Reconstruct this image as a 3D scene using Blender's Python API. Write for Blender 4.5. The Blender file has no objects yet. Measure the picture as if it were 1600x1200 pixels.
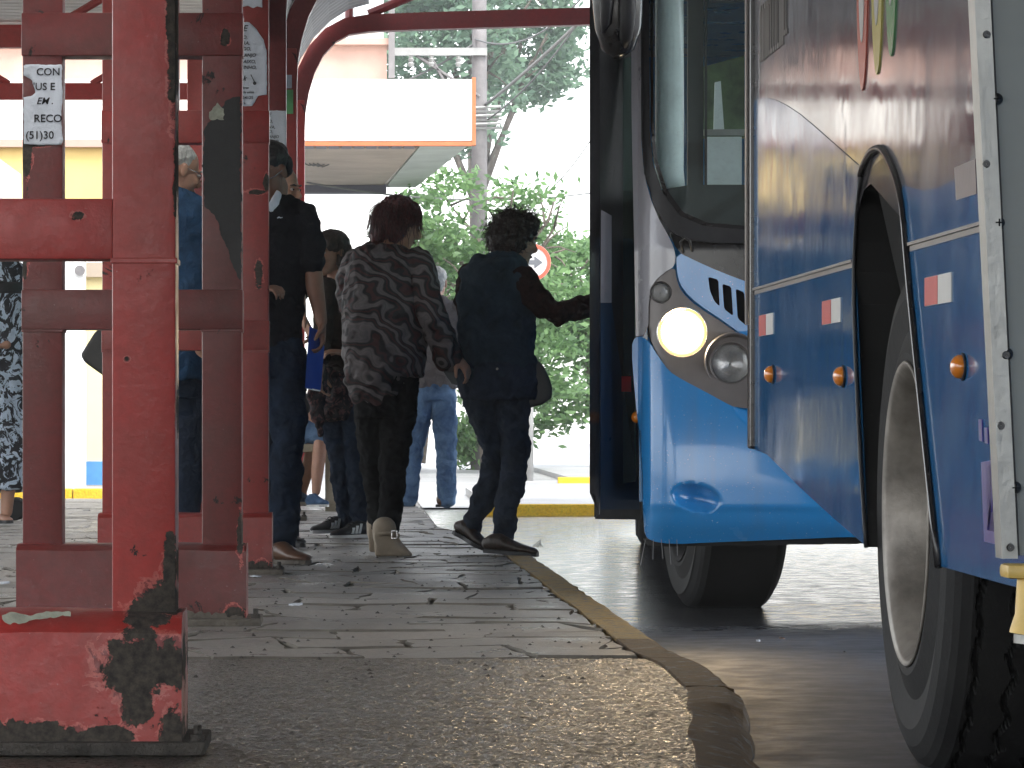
import bpy, bmesh, math, random
import numpy as np
from mathutils import Vector, Matrix, noise as mnoise

random.seed(7); np.random.seed(7)
sc = bpy.context.scene
COL = sc.collection
FPX = 5800.0          # focal length in photo pixels (1600 wide)
HC = 0.65             # camera height above the platform
R_ = math.radians

# ---------------------------------------------------------------- camera
cd = bpy.data.cameras.new('camera'); cam = bpy.data.objects.new('camera', cd); COL.objects.link(cam)
cam.location = (0, 0, HC); cam.rotation_euler = (R_(90), 0, 0)
cd.sensor_width = 36; cd.lens = 36 * FPX / 1600
cd.shift_x = 250 / 1600; cd.shift_y = 50 / 1600
cd.clip_start = 0.1; cd.clip_end = 2000
sc.camera = cam
# ---------------------------------------------------------------- world, sun, exposure
SUN_EL, SUN_ROT = R_(56), R_(158)
w = bpy.data.worlds.new('World'); sc.world = w; w.use_nodes = True
nt = w.node_tree; nt.nodes.clear()
sky = nt.nodes.new('ShaderNodeTexSky'); sky.sky_type = 'NISHITA'; sky.sun_disc = False
sky.sun_elevation = SUN_EL; sky.sun_rotation = SUN_ROT
sky.air_density = 1.0; sky.dust_density = 1.5; sky.ozone_density = 1.0
hs = nt.nodes.new('ShaderNodeHueSaturation'); hs.inputs['Saturation'].default_value = 0.22
bg = nt.nodes.new('ShaderNodeBackground'); bg.inputs['Strength'].default_value = 0.15
wo = nt.nodes.new('ShaderNodeOutputWorld')
nt.links.new(sky.outputs[0], hs.inputs['Color']); nt.links.new(hs.outputs[0], bg.inputs['Color'])
nt.links.new(bg.outputs[0], wo.inputs['Surface'])
sd = bpy.data.lights.new('sun', 'SUN'); sd.energy = 0.7; sd.angle = R_(25); sd.color = (1.0, 0.97, 0.93)
so = bpy.data.objects.new('sun', sd); COL.objects.link(so)
so.rotation_euler = (R_(90) - SUN_EL, 0, -SUN_ROT + math.pi)
so.location = (0, 0, 30)
sc.view_settings.view_transform = 'Standard'; sc.view_settings.look = 'None'
sc.view_settings.gamma = 1; sc.view_settings.use_curve_mapping = False
sc.view_settings.exposure = 2.35
sc.cycles.max_bounces = 8; sc.cycles.diffuse_bounces = 4; sc.cycles.glossy_bounces = 4
sc.cycles.transparent_max_bounces = 12; sc.cycles.transmission_bounces = 6
sc.cycles.use_denoising = True; sc.cycles.sample_clamp_indirect = 6
sc.cycles.caustics_reflective = False; sc.cycles.caustics_refractive = False

HAZE = .0013
# ---------------------------------------------------------------- helpers
def W(px, py, D):
    return Vector(((px - 550) * D / FPX, D, HC - (py - 650) * D / FPX))

def tag(o, label=None, cat=None, group=None, kind=None):
    if label: o['label'] = label
    if cat: o['category'] = cat
    if group: o['group'] = group
    if kind: o['kind'] = kind
    return o

def empty(name, loc, label=None, cat=None, group=None):
    o = bpy.data.objects.new(name, None); COL.objects.link(o); o.location = loc
    o.empty_display_size = 0.1
    return tag(o, label, cat, group)

def worldloc(o):
    v = Vector((0, 0, 0))
    while o is not None:
        v += Vector(o.location); o = o.parent
    return v

class MB:
    def __init__(s): s.v = []; s.f = []
    def add(s, verts, faces):
        n = len(s.v); s.v.extend([tuple(p) for p in verts]); s.f.extend([tuple(i + n for i in f) for f in faces]); return s
    def box(s, x0, x1, y0, y1, z0, z1, b=0.0):
        if b <= 0:
            vs = [(x, y, z) for z in (z0, z1) for y in (y0, y1) for x in (x0, x1)]
            return s.add(vs, [(0,2,3,1),(4,5,7,6),(0,1,5,4),(2,6,7,3),(0,4,6,2),(1,3,7,5)])
        bm = bmesh.new(); bmesh.ops.create_cube(bm, size=1)
        for v in bm.verts:
            v.co = Vector(((x0+x1)/2 + v.co.x*(x1-x0), (y0+y1)/2 + v.co.y*(y1-y0), (z0+z1)/2 + v.co.z*(z1-z0)))
        bmesh.ops.bevel(bm, geom=list(bm.edges), offset=b, segments=2, affect='EDGES', profile=0.6)
        s.addbm(bm); return s
    def addbm(s, bm):
        bm.verts.index_update()
        s.add([v.co[:] for v in bm.verts], [[v.index for v in f.verts] for f in bm.faces]); bm.free()
    def tube(s, pts, rad, seg=10, caps=True):
        pts = [Vector(p) for p in pts]
        if not hasattr(rad, '__len__'): rad = [rad] * len(pts)
        return s.loft(pts, [(r, r) for r in rad], None, seg, caps)
    def loft(s, pts, rr, lat=None, seg=16, caps=True, dome=False):
        """rings perpendicular to the path; rr = (lateral, other) radii"""
        pts = [Vector(p) for p in pts]; n = len(pts)
        if dome:
            P = []; Q = []
            d0 = (pts[0] - pts[1]).normalized(); d1 = (pts[-1] - pts[-2]).normalized()
            m0 = min(rr[0]); m1 = min(rr[-1])
            for k in (0.95, 0.75, 0.4):
                c = math.sqrt(1 - k*k); P.append(pts[0] + d0 * m0 * k); Q.append((rr[0][0]*c, rr[0][1]*c))
            P += pts; Q += list(rr)
            for k in (0.4, 0.75, 0.95):
                c = math.sqrt(1 - k*k); P.append(pts[-1] + d1 * m1 * k); Q.append((rr[-1][0]*c, rr[-1][1]*c))
            pts, rr = P, Q; n = len(pts)
        vs = []; prev = None
        for i in range(n):
            t = (pts[min(i+1, n-1)] - pts[max(i-1, 0)])
            if t.length < 1e-9: t = Vector((0, 0, 1))
            t.normalize()
            ref = Vector(lat) if lat is not None else (prev if prev is not None else (Vector((1, 0, 0)) if abs(t.x) < 0.9 else Vector((0, 1, 0))))
            u = ref - t * ref.dot(t)
            if u.length < 1e-4:
                ref = Vector((0, 1, 0)); u = ref - t * ref.dot(t)
            u.normalize(); v = t.cross(u); prev = u
            for k in range(seg):
                a = 2 * math.pi * k / seg
                vs.append(pts[i] + u * (math.cos(a) * rr[i][0]) + v * (math.sin(a) * rr[i][1]))
        fs = []
        for i in range(n - 1):
            for k in range(seg):
                a = i*seg + k; b = i*seg + (k+1) % seg
                fs.append((a, b, b + seg, a + seg))
        if caps:
            fs.append(tuple(range(seg-1, -1, -1))); fs.append(tuple((n-1)*seg + k for k in range(seg)))
        return s.add(vs, fs)
    def ell(s, c, r, M=None, seg=20, rings=12):
        c = Vector(c); vs = []; fs = []
        for i in range(rings + 1):
            th = math.pi * i / rings
            for k in range(seg):
                a = 2*math.pi*k/seg
                p = Vector((r[0]*math.sin(th)*math.cos(a), r[1]*math.sin(th)*math.sin(a), r[2]*math.cos(th)))
                if M is not None: p = M @ p
                vs.append(c + p)
        for i in range(rings):
            for k in range(seg):
                a = i*seg+k; b = i*seg+(k+1) % seg
                fs.append((a, a+seg, b+seg, b))
        return s.add(vs, fs)
    def lathe(s, prof, c, axis='x', seg=48, closed=False):
        """prof = (along axis, radius)"""
        vs = []; fs = []; n = len(prof)
        for (a_, r) in prof:
            for k in range(seg):
                t = 2*math.pi*k/seg; p, q = r*math.cos(t), r*math.sin(t)
                if axis == 'x': vs.append((c[0]+a_, c[1]+p, c[2]+q))
                elif axis == 'y': vs.append((c[0]+p, c[1]+a_, c[2]+q))
                else: vs.append((c[0]+p, c[1]+q, c[2]+a_))
        for i in range(n - 1 + (1 if closed else 0)):
            j = (i+1) % n
            for k in range(seg):
                k2 = (k+1) % seg
                fs.append((i*seg+k, i*seg+k2, j*seg+k2, j*seg+k))
        return s.add(vs, fs)
    def prism(s, poly, f0, f1):
        """poly 2D; f0, f1 map (u,v) to front and back points"""
        bm = bmesh.new()
        va = [bm.verts.new(f0(*p)) for p in poly]; vb = [bm.verts.new(f1(*p)) for p in poly]
        n = len(poly)
        fa = bm.faces.new(va); fb = bm.faces.new(vb[::-1])
        for i in range(n):
            bm.faces.new((va[i], vb[i], vb[(i+1) % n], va[(i+1) % n]))
        bmesh.ops.triangulate(bm, faces=[fa, fb])
        bmesh.ops.recalc_face_normals(bm, faces=list(bm.faces))
        s.addbm(bm); return s
    def build(s, name, mat, parent=None, loc=None, smooth=False, auto=None, recalc=False, rigid=None):
        me = bpy.data.meshes.new(name)
        org = worldloc(parent) if parent is not None else Vector(loc if loc is not None else (0, 0, 0))
        if rigid is not None: org = Vector((0, 0, 0))
        arr = np.array(s.v, dtype=np.float64).reshape(-1, 3) - np.array(org)
        me.from_pydata(arr.tolist(), [], s.f)
        if recalc:
            bm = bmesh.new(); bm.from_mesh(me); bmesh.ops.recalc_face_normals(bm, faces=list(bm.faces)); bm.to_mesh(me); bm.free()
        if mat is not None:
            for m in (mat if isinstance(mat, (list, tuple)) else [mat]): me.materials.append(m)
        if smooth: me.polygons.foreach_set('use_smooth', [True] * len(me.polygons))
        me.update()
        o = bpy.data.objects.new(name, me); COL.objects.link(o)
        if parent is not None: o.parent = parent
        else: o.location = org
        if smooth and auto:
            try: me.set_sharp_from_angle(angle=R_(auto))
            except Exception: pass
        return o

def inside(P, poly):
    x, y = P[:, 0], P[:, 1]; c = np.zeros(len(P), bool); n = len(poly)
    for i in range(n):
        x0, y0 = poly[i]; x1, y1 = poly[(i+1) % n]
        if y0 == y1: continue
        m = ((y0 > y) != (y1 > y)) & (x < (x1-x0)*(y-y0)/(y1-y0)+x0); c ^= m
    return c

def near(P, polys):
    best = np.full(len(P), 1e18); out = P.copy()
    for poly in polys:
        n = len(poly)
        for i in range(n):
            a = np.array(poly[i], float); b = np.array(poly[(i+1) % n], float); d = b-a
            L = (d*d).sum()
            if L < 1e-12: continue
            t = np.clip(((P-a) @ d)/L, 0, 1); q = a + t[:, None]*d
            dist = ((P-q)**2).sum(1); m = dist < best
            best[m] = dist[m]; out[m] = q[m]
    return out

def smoothpoly(pts, it=2, closed=True):
    for _ in range(it):
        out = []; n = len(pts)
        for i in range(n if closed else n-1):
            a = pts[i]; b = pts[(i+1) % n]
            out.append((a[0]*.75+b[0]*.25, a[1]*.75+b[1]*.25)); out.append((a[0]*.25+b[0]*.75, a[1]*.25+b[1]*.75))
        pts = out
    return pts

def patch(mb, poly, res, fn, holes=(), thick=0.0):
    """dense grid over a 2D outline, border snapped to it, mapped by fn(u,v,extra) -> point"""
    pa = np.array(poly); x0, y0 = pa.min(0)-res; x1, y1 = pa.max(0)+res
    nx = int((x1-x0)/res)+2; ny = int((y1-y0)/res)+2
    X, Y = np.meshgrid(x0+np.arange(nx)*res, y0+np.arange(ny)*res)
    V = np.stack([X.ravel(), Y.ravel()], 1)
    cx = np.stack([(X[:-1, :-1]+res/2).ravel(), (Y[:-1, :-1]+res/2).ravel()], 1)
    m = inside(cx, poly)
    for h in holes: m &= ~inside(cx, h)
    idx = np.arange(nx*ny).reshape(ny, nx)
    q = np.stack([idx[:-1, :-1].ravel(), idx[:-1, 1:].ravel(), idx[1:, 1:].ravel(), idx[1:, :-1].ravel()], 1)[m]
    if len(q) == 0: return
    cnt = np.zeros(nx*ny, int); np.add.at(cnt, q.ravel(), 1)
    bd = (cnt > 0) & (cnt < 4)
    V2 = V.copy(); V2[bd] = near(V[bd], [poly]+list(holes))
    used = np.where(cnt > 0)[0]; remap = -np.ones(nx*ny, int); remap[used] = np.arange(len(used))
    vs = [fn(a, b, 0.0) for a, b in V2[used]]
    fs = [tuple(t) for t in remap[q].tolist()]
    n0 = len(vs)
    if thick > 0:
        ed = {}
        for f in fs:
            for i in range(4):
                e = (f[i], f[(i+1) % 4])
                if (e[1], e[0]) in ed: del ed[(e[1], e[0])]
                else: ed[e] = 1
        bmap = {}
        for a, b in ed:
            for k in (a, b):
                if k not in bmap:
                    bmap[k] = len(vs); u, v = V2[used[k]]; vs.append(fn(u, v, -thick))
        fs += [(b, a, bmap[a], bmap[b]) for a, b in ed]
    mb.add(vs, fs)

# ---------------------------------------------------------------- materials
def newmat(name):
    m = bpy.data.materials.new(name); m.use_nodes = True
    n = m.node_tree; b = n.nodes['Principled BSDF']; return m, n, b

def N(n, t, **kw):
    k = n.nodes.new(t)
    for a, v in kw.items():
        if a.startswith('i_'): k.inputs[a[2:].replace('_', ' ')].default_value = v
        else: setattr(k, a, v)
    return k

def coords(n, scale=(1, 1, 1), kind='Object'):
    tc = N(n, 'ShaderNodeTexCoord'); mp = N(n, 'ShaderNodeMapping'); mp.inputs['Scale'].default_value = scale
    n.links.new(tc.outputs[kind], mp.inputs['Vector']); return mp.outputs[0]

def noise(n, vec, scale, detail=4, rough=0.6, dist=0.0):
    k = N(n, 'ShaderNodeTexNoise'); k.inputs['Scale'].default_value = scale; k.inputs['Detail'].default_value = detail
    k.inputs['Roughness'].default_value = rough; k.inputs['Distortion'].default_value = dist
    n.links.new(vec, k.inputs['Vector']); return k.outputs['Fac']

def ramp(n, fac, stops):
    r = N(n, 'ShaderNodeValToRGB'); e = r.color_ramp.elements
    while len(e) < len(stops): e.new(0.5)
    for k, (p, c) in enumerate(stops):
        e[k].position = p; e[k].color = (c[0], c[1], c[2], 1) if hasattr(c, '__len__') else (c, c, c, 1)
    n.links.new(fac, r.inputs[0]); return r.outputs[0]

def mix(n, fac, a, b):
    k = N(n, 'ShaderNodeMix', data_type='RGBA')
    if isinstance(fac, (int, float)): k.inputs[0].default_value = fac
    else: n.links.new(fac, k.inputs[0])
    for i, c in ((6, a), (7, b)):
        if hasattr(c, '__len__'): k.inputs[i].default_value = (c[0], c[1], c[2], 1)
        else: n.links.new(c, k.inputs[i])
    return k.outputs[2]

def bump(n, b, h, strength=0.3, dist=0.01):
    k = N(n, 'ShaderNodeBump'); k.inputs['Strength'].default_value = strength; k.inputs['Distance'].default_value = dist
    n.links.new(h, k.inputs['Height']); n.links.new(k.outputs[0], b.inputs['Normal'])

def simple(name, c, rough=0.6, metal=0.0, var=0.12, scale=6.0, bmp=0.15, bscale=40, coat=0.0, spec=None, bd=0.004):
    m, n, b = newmat(name)
    v = coords(n)
    f = noise(n, v, scale, 5)
    lo = tuple(x*(1-var) for x in c); hi = tuple(min(1, x*(1+var)) for x in c)
    n.links.new(ramp(n, f, [(0.3, lo), (0.7, hi)]), b.inputs['Base Color'])
    b.inputs['Roughness'].default_value = rough; b.inputs['Metallic'].default_value = metal
    if coat: b.inputs['Coat Weight'].default_value = coat; b.inputs['Coat Roughness'].default_value = 0.04
    if spec is not None: b.inputs['Specular IOR Level'].default_value = spec
    if bmp: bump(n, b, noise(n, v, bscale, 4), bmp, bd)
    return m

def paint_red(name, base, dull, worn=0.5, darkc=(0.03, 0.027, 0.025), blobs=(), D=0):
    m, n, b = newmat(name); v = coords(n)
    big = noise(n, v, 2.2, 4, 0.6); mid = noise(n, v, 11, 8, 0.7, 0.4); fine = noise(n, v, 85, 4, 0.7)
    c = mix(n, ramp(n, big, [(0.35, 0), (0.68, 1)]), base, dull)
    c = mix(n, ramp(n, noise(n, v, 34, 6, 0.7), [(0.4, 0), (0.75, 0.45)]), c, tuple(x*0.55 for x in dull))
    pink = (min(1, base[0]*1.1+0.03), base[1]*2+0.03, base[2]*2+0.025)
    c = mix(n, ramp(n, mid, [(0.60, 0), (0.72, 0.45)]), c, pink)
    c = mix(n, ramp(n, fine, [(0.68, 0), (0.73, 0.55)]), c, (0.42, 0.3, 0.28))
    chips = ramp(n, noise(n, v, 7.5, 9, 0.72, 0.6), [(0.66 - worn*0.03, 0), (0.675 - worn*0.03, 1)])
    c = mix(n, chips, c, darkc)
    if blobs:
        cur = None
        for (bx, by, rx, ry) in blobs:
            p = W(bx, by, D); sb_ = N(n, 'ShaderNodeVectorMath', operation='SUBTRACT'); n.links.new(v, sb_.inputs[0]); sb_.inputs[1].default_value = (p.x+.69, 0, p.z)
            ml = N(n, 'ShaderNodeVectorMath', operation='MULTIPLY'); n.links.new(sb_.outputs[0], ml.inputs[0]); ml.inputs[1].default_value = (FPX/D/rx, 0, FPX/D/ry)
            le = N(n, 'ShaderNodeVectorMath', operation='LENGTH'); n.links.new(ml.outputs[0], le.inputs[0])
            su = N(n, 'ShaderNodeMath', operation='MULTIPLY_ADD'); n.links.new(le.outputs['Value'], su.inputs[0]); su.inputs[1].default_value = -1; su.inputs[2].default_value = 1
            if cur is None: cur = su.outputs[0]
            else:
                mx = N(n, 'ShaderNodeMath', operation='MAXIMUM'); n.links.new(cur, mx.inputs[0]); n.links.new(su.outputs[0], mx.inputs[1]); cur = mx.outputs[0]
        def thr(nz, amp, off):
            a_ = N(n, 'ShaderNodeMath', operation='MULTIPLY_ADD'); n.links.new(nz, a_.inputs[0]); a_.inputs[1].default_value = amp; n.links.new(cur, a_.inputs[2])
            b2 = N(n, 'ShaderNodeMath', operation='MULTIPLY_ADD'); n.links.new(a_.outputs[0], b2.inputs[0]); b2.inputs[1].default_value = .2; b2.inputs[2].default_value = .5 - (amp*.5+off)*.2
            return ramp(n, b2.outputs[0], [(.5, 0), (.506, 1)])
        jn = noise(n, v, 13, 12, 0.72, 0.3); jn2 = noise(n, v, 19, 10, 0.7, 0.5)
        c = mix(n, thr(jn2, 3.2, -.05), c, mix(n, ramp(n, fine, [(.35, 0), (.6, 1)]), (.50, .12, .10), (.36, .075, .06)))
        c = mix(n, thr(jn2, 3.6, .25), c, (.20, .03, .028))
        dark = thr(jn, 3.4, .10)
        c = mix(n, dark, c, mix(n, ramp(n, noise(n, v, 60, 6, .7), [(.35, 0), (.7, 1)]), (.022, .019, .017), (.085, .07, .055)))
        mxx = N(n, 'ShaderNodeMath', operation='MAXIMUM'); n.links.new(dark, mxx.inputs[0]); n.links.new(chips, mxx.inputs[1]); chips = mxx.outputs[0]
    n.links.new(c, b.inputs['Base Color'])
    n.links.new(mix(n, chips, ramp(n, mid, [(0.3, 0.28), (0.7, 0.55)]), (.9, .9, .9)), b.inputs['Roughness'])
    s = N(n, 'ShaderNodeMath', operation='SUBTRACT'); n.links.new(noise(n, v, 55, 5), s.inputs[0]); n.links.new(chips, s.inputs[1])
    bump(n, b, s.outputs[0], 0.35, 0.004)
    return m

M = {}
BL0 = [(248, 940, 36, 34), (264, 885, 13, 42), (222, 958, 30, 20), (212, 1035, 66, 52), (266, 1030, 30, 45), (214, 1098, 28, 34), (272, 1152, 24, 45), (55, 1150, 85, 24), (165, 1150, 55, 18), (268, 50, 12, 150), (276, 250, 7, 110), (119, 334, 13, 10), (20, 1180, 90, 12), (196, 560, 5, 5), (278, 640, 7, 50)]
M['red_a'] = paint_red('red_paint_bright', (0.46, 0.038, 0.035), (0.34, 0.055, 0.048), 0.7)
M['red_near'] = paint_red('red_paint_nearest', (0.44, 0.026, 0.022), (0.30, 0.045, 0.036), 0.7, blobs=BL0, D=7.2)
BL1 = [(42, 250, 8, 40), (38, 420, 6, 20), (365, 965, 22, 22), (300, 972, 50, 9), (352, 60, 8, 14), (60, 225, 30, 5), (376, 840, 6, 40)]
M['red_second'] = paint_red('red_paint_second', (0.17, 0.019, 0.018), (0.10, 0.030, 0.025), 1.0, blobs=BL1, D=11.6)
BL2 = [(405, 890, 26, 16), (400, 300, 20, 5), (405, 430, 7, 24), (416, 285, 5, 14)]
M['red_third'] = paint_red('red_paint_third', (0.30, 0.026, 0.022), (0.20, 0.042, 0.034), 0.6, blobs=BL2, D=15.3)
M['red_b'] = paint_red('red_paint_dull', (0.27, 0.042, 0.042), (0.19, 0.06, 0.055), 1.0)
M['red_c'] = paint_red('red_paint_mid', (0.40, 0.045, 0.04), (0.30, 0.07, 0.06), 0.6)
M['red_dark'] = paint_red('red_paint_dark', (0.19, 0.022, 0.022), (0.14, 0.03, 0.03), 0.2)  # darker red for the fourth frame, ribs, webs and purlins
M['bare'] = simple('bare_weathered_metal', (0.05, 0.044, 0.038), 0.85, 0, 0.45, 25, 0.9, 90, bd=0.01)
M['black_patch'] = simple('black_painted_patch', (0.014, 0.014, 0.014), 0.55, 0, 0.2, 20, 0.3, 60)
M['cement'] = simple('old_cement', (0.12, 0.105, 0.085), 0.85, 0, 0.45, 9, 0.8, 60, bd=0.01)
M['pinkpatch'] = simple('faded_pink_paint', (0.5, 0.13, 0.11), 0.6, 0, 0.3, 30, 0.5, 80)
M['greypatch'] = simple('grey_scuffed_paint', (0.33, 0.34, 0.27), 0.7, 0, 0.3, 40, 0.3, 80)

def m_flag():
    m, n, b = newmat('worn_flagstone')
    oi = N(n, 'ShaderNodeObjectInfo'); g = N(n, 'ShaderNodeNewGeometry')
    mp = N(n, 'ShaderNodeMapping'); n.links.new(g.outputs['Position'], mp.inputs['Vector']); v = mp.outputs[0]
    a = noise(n, v, 3.0, 7, 0.65, 0.4); f = noise(n, v, 45, 6, 0.7)
    c = ramp(n, a, [(0.3, (0.24, 0.222, 0.195)), (0.5, (0.42, 0.39, 0.35)), (0.72, (0.54, 0.505, 0.45))])
    c = mix(n, ramp(n, oi.outputs['Random'], [(0, 0.0), (1, 0.5)]), c, (0.15, 0.145, 0.135))
    c = mix(n, ramp(n, f, [(0.42, 0), (0.75, 0.5)]), c, (0.10, 0.095, 0.085))
    n.links.new(c, b.inputs['Base Color'])
    n.links.new(ramp(n, a, [(0.35, 0.24), (0.62, 0.55)]), b.inputs['Roughness'])
    bump(n, b, noise(n, v, 16, 10, 0.7), 1.0, 0.035)
    return m
M['flag'] = m_flag()

def m_aggr():
    m, n, b = newmat('wet_exposed_aggregate')
    g = N(n, 'ShaderNodeNewGeometry'); v = g.outputs['Position']
    vo = N(n, 'ShaderNodeTexVoronoi'); vo.inputs['Scale'].default_value = 42; n.links.new(v, vo.inputs['Vector'])
    a = noise(n, v, 2.2, 6, 0.65); f = noise(n, v, 48, 8, 0.75)
    c = ramp(n, a, [(0.3, (0.055, 0.048, 0.034)), (0.55, (0.10, 0.088, 0.066)), (0.8, (0.14, 0.125, 0.098))])
    c = mix(n, ramp(n, f, [(0.35, 0.0), (0.75, 0.65)]), c, (0.028, 0.024, 0.018))
    c = mix(n, ramp(n, vo.outputs['Color'], [(0.62, 0), (0.9, 0.35)]), c, (0.24, 0.22, 0.17))
    n.links.new(c, b.inputs['Base Color'])
    n.links.new(ramp(n, f, [(0.4, 0.20), (0.65, 0.55)]), b.inputs['Roughness'])
    ad = N(n, 'ShaderNodeMath', operation='ADD'); n.links.new(vo.outputs['Distance'], ad.inputs[0]); n.links.new(f, ad.inputs[1])
    bump(n, b, ad.outputs[0], 1.0, 0.02)
    return m
M['aggr'] = m_aggr()

def m_asph():
    m, n, b = newmat('wet_asphalt')
    g = N(n, 'ShaderNodeNewGeometry'); v = g.outputs['Position']
    sep = N(n, 'ShaderNodeSeparateXYZ'); n.links.new(v, sep.inputs[0])
    mr = N(n, 'ShaderNodeMapRange'); mr.inputs[1].default_value = 12.3; mr.inputs[2].default_value = 13.6
    n.links.new(sep.outputs['Y'], mr.inputs[0])
    a = noise(n, v, 1.6, 6, 0.6, 0.5); f = noise(n, v, 130, 4, 0.7); mid = noise(n, v, 9, 5, 0.6)
    c = ramp(n, a, [(0.3, (0.06, 0.062, 0.07)), (0.7, (0.13, 0.132, 0.145))])
    c = mix(n, ramp(n, f, [(0.4, 0), (0.7, 0.5)]), c, (0.03, 0.03, 0.03))
    n.links.new(c, b.inputs['Base Color'])
    wet = ramp(n, mid, [(0.38, 0.04), (0.62, 0.17)]); dry = ramp(n, mid, [(0.35, 0.42), (0.65, 0.62)])
    n.links.new(mix(n, mr.outputs[0], dry, wet), b.inputs['Roughness'])
    ad = N(n, 'ShaderNodeMath', operation='MULTIPLY_ADD'); n.links.new(mid, ad.inputs[0]); ad.inputs[1].default_value = 1.2; n.links.new(f, ad.inputs[2])
    bump(n, b, ad.outputs[0], 0.4, 0.006)
    return m
M['asph'] = m_asph()
M['street'] = simple('pale_damp_street', (0.30, 0.30, 0.30), 0.45, 0, 0.25, 0.8, 0.4, 20, bd=0.01)
M['ground'] = simple('distant_ground', (0.30, 0.29, 0.27), 0.8, 0, 0.2, 0.3, 0.1, 5)
M['joint'] = simple('dirty_mortar_crevice_shade', (0.15, 0.135, 0.11), 0.9, 0, 0.4, 8, 0.6, 60)  # bedding mortar, and crevice shade painted on the flagstone sides

def m_kerb(name, y1, y2, wear):
    m, n, b = newmat(name); g = N(n, 'ShaderNodeNewGeometry'); v = g.outputs['Position']
    a = noise(n, v, 6, 8, 0.7, 0.4); f = noise(n, v, 60, 5, 0.7)
    c = mix(n, ramp(n, a, [(0.35, 0), (0.7, 1)]), y1, y2)
    c = mix(n, ramp(n, noise(n, v, 14, 8, 0.75), [(wear, 0), (wear+0.05, 1)]), c, (0.2, 0.185, 0.16))
    c = mix(n, ramp(n, f, [(0.45, 0), (0.75, 0.55)]), c, (0.09, 0.065, 0.03))
    n.links.new(c, b.inputs['Base Color']); b.inputs['Roughness'].default_value = 0.7
    bump(n, b, noise(n, v, 26, 9, .75), 1.0, 0.03); return m
M['kerb'] = m_kerb('worn_yellow_kerb', (0.50, 0.31, 0.08), (0.38, 0.29, 0.15), 0.54)
M['kerb_near'] = m_kerb('dirty_ochre_kerb', (0.16, 0.085, 0.022), (0.09, 0.06, 0.025), 0.55)
M['kerb_far'] = m_kerb('fresh_yellow_kerb', (0.85, 0.50, 0.015), (0.80, 0.55, 0.03), 0.74)

def carpaint(name, c, rough=0.16, dirt=0.25, coat=0.6, spec=0.5, drops=0.0):
    m, n, b = newmat(name); v = coords(n)
    a = noise(n, v, 1.7, 6, 0.65); f = noise(n, v, 3.5, 4, 0.6)
    st = N(n, 'ShaderNodeMapping'); st.inputs['Scale'].default_value = (9, 9, 0.7); tc = N(n, 'ShaderNodeTexCoord')
    n.links.new(tc.outputs['Object'], st.inputs['Vector'])
    streak = noise(n, st.outputs[0], 1.2, 4, 0.6)
    col = mix(n, ramp(n, a, [(0.3, 0), (0.8, dirt)]), c, tuple(x*0.6+0.04 for x in c))
    col = mix(n, ramp(n, streak, [(0.5, 0), (0.8, dirt)]), col, (0.16, 0.15, 0.13))
    col = mix(n, ramp(n, noise(n, v, 160, 2), [(0.70, 0), (0.74, drops)]), col, (0.6, 0.65, 0.7))
    n.links.new(col, b.inputs['Base Color'])
    n.links.new(ramp(n, f, [(0.3, rough*0.7), (0.75, rough*2.0)]), b.inputs['Roughness'])
    b.inputs['Coat Weight'].default_value = coat; b.inputs['Coat Roughness'].default_value = 0.06; b.inputs['Specular IOR Level'].default_value = spec
    bump(n, b, noise(n, v, 2.2, 3), 0.12, 0.02)
    return m
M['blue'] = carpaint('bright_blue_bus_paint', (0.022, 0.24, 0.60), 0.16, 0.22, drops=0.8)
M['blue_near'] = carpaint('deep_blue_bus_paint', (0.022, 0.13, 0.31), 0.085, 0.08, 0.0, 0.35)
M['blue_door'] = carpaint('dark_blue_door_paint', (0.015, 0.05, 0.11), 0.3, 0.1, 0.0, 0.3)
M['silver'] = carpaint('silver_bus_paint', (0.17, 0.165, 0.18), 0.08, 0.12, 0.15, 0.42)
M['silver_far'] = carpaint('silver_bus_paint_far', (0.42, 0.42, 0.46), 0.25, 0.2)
M['greydoor'] = simple('grey_door_sheet', (0.25, 0.265, 0.25), 0.5, 0, 0.12, 3, 0.25, 18)
M['alu'] = simple('dull_aluminium', (0.34, 0.34, 0.32), 0.38, 0.7, 0.15, 12, 0.2, 50)
M['rubber'] = simple('black_rubber', (0.018, 0.018, 0.02), 0.5, 0, 0.3, 14, 0.3, 60)
M['rubber_gloss'] = simple('glossy_black_trim', (0.016, 0.015, 0.016), 0.2, 0, 0.3, 14, 0.1, 30)
def m_tyre():
    m, n, b = newmat('tyre_rubber'); v = coords(n)
    a = noise(n, v, 5, 6, 0.7); f = noise(n, v, 50, 5, 0.7)
    c = ramp(n, a, [(0.3, (0.008, 0.008, 0.009)), (0.7, (0.017, 0.0165, 0.016))])
    c = mix(n, ramp(n, f, [(0.6, 0), (0.8, 0.4)]), c, (0.05, 0.045, 0.04))
    n.links.new(c, b.inputs['Base Color']); b.inputs['Roughness'].default_value = 0.7; b.inputs['Specular IOR Level'].default_value = .3
    bump(n, b, f, 0.3, 0.004); return m
M['tyre'] = m_tyre()
M['rim'] = simple('dirty_steel_rim', (0.27, 0.245, 0.215), 0.42, 0.35, 0.4, 9, 0.3, 50)
M['bezel'] = simple('grey_brown_bezel', (0.16, 0.145, 0.14), 0.35, 0.2, 0.15, 8, 0.05, 40)
M['under'] = simple('black_underbody', (0.012, 0.012, 0.012), 0.8)
M['amber'] = simple('amber_lens', (0.75, 0.22, 0.015), 0.15, 0, 0.1, 20, 0, coat=1.0)
M['redlens'] = simple('red_sticker', (0.55, 0.03, 0.03), 0.4)
M['whitest'] = simple('white_sticker', (0.62, 0.62, 0.60), 0.4)
M['screw'] = simple('dark_screw', (0.06, 0.06, 0.06), 0.35, 0.6)
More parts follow.
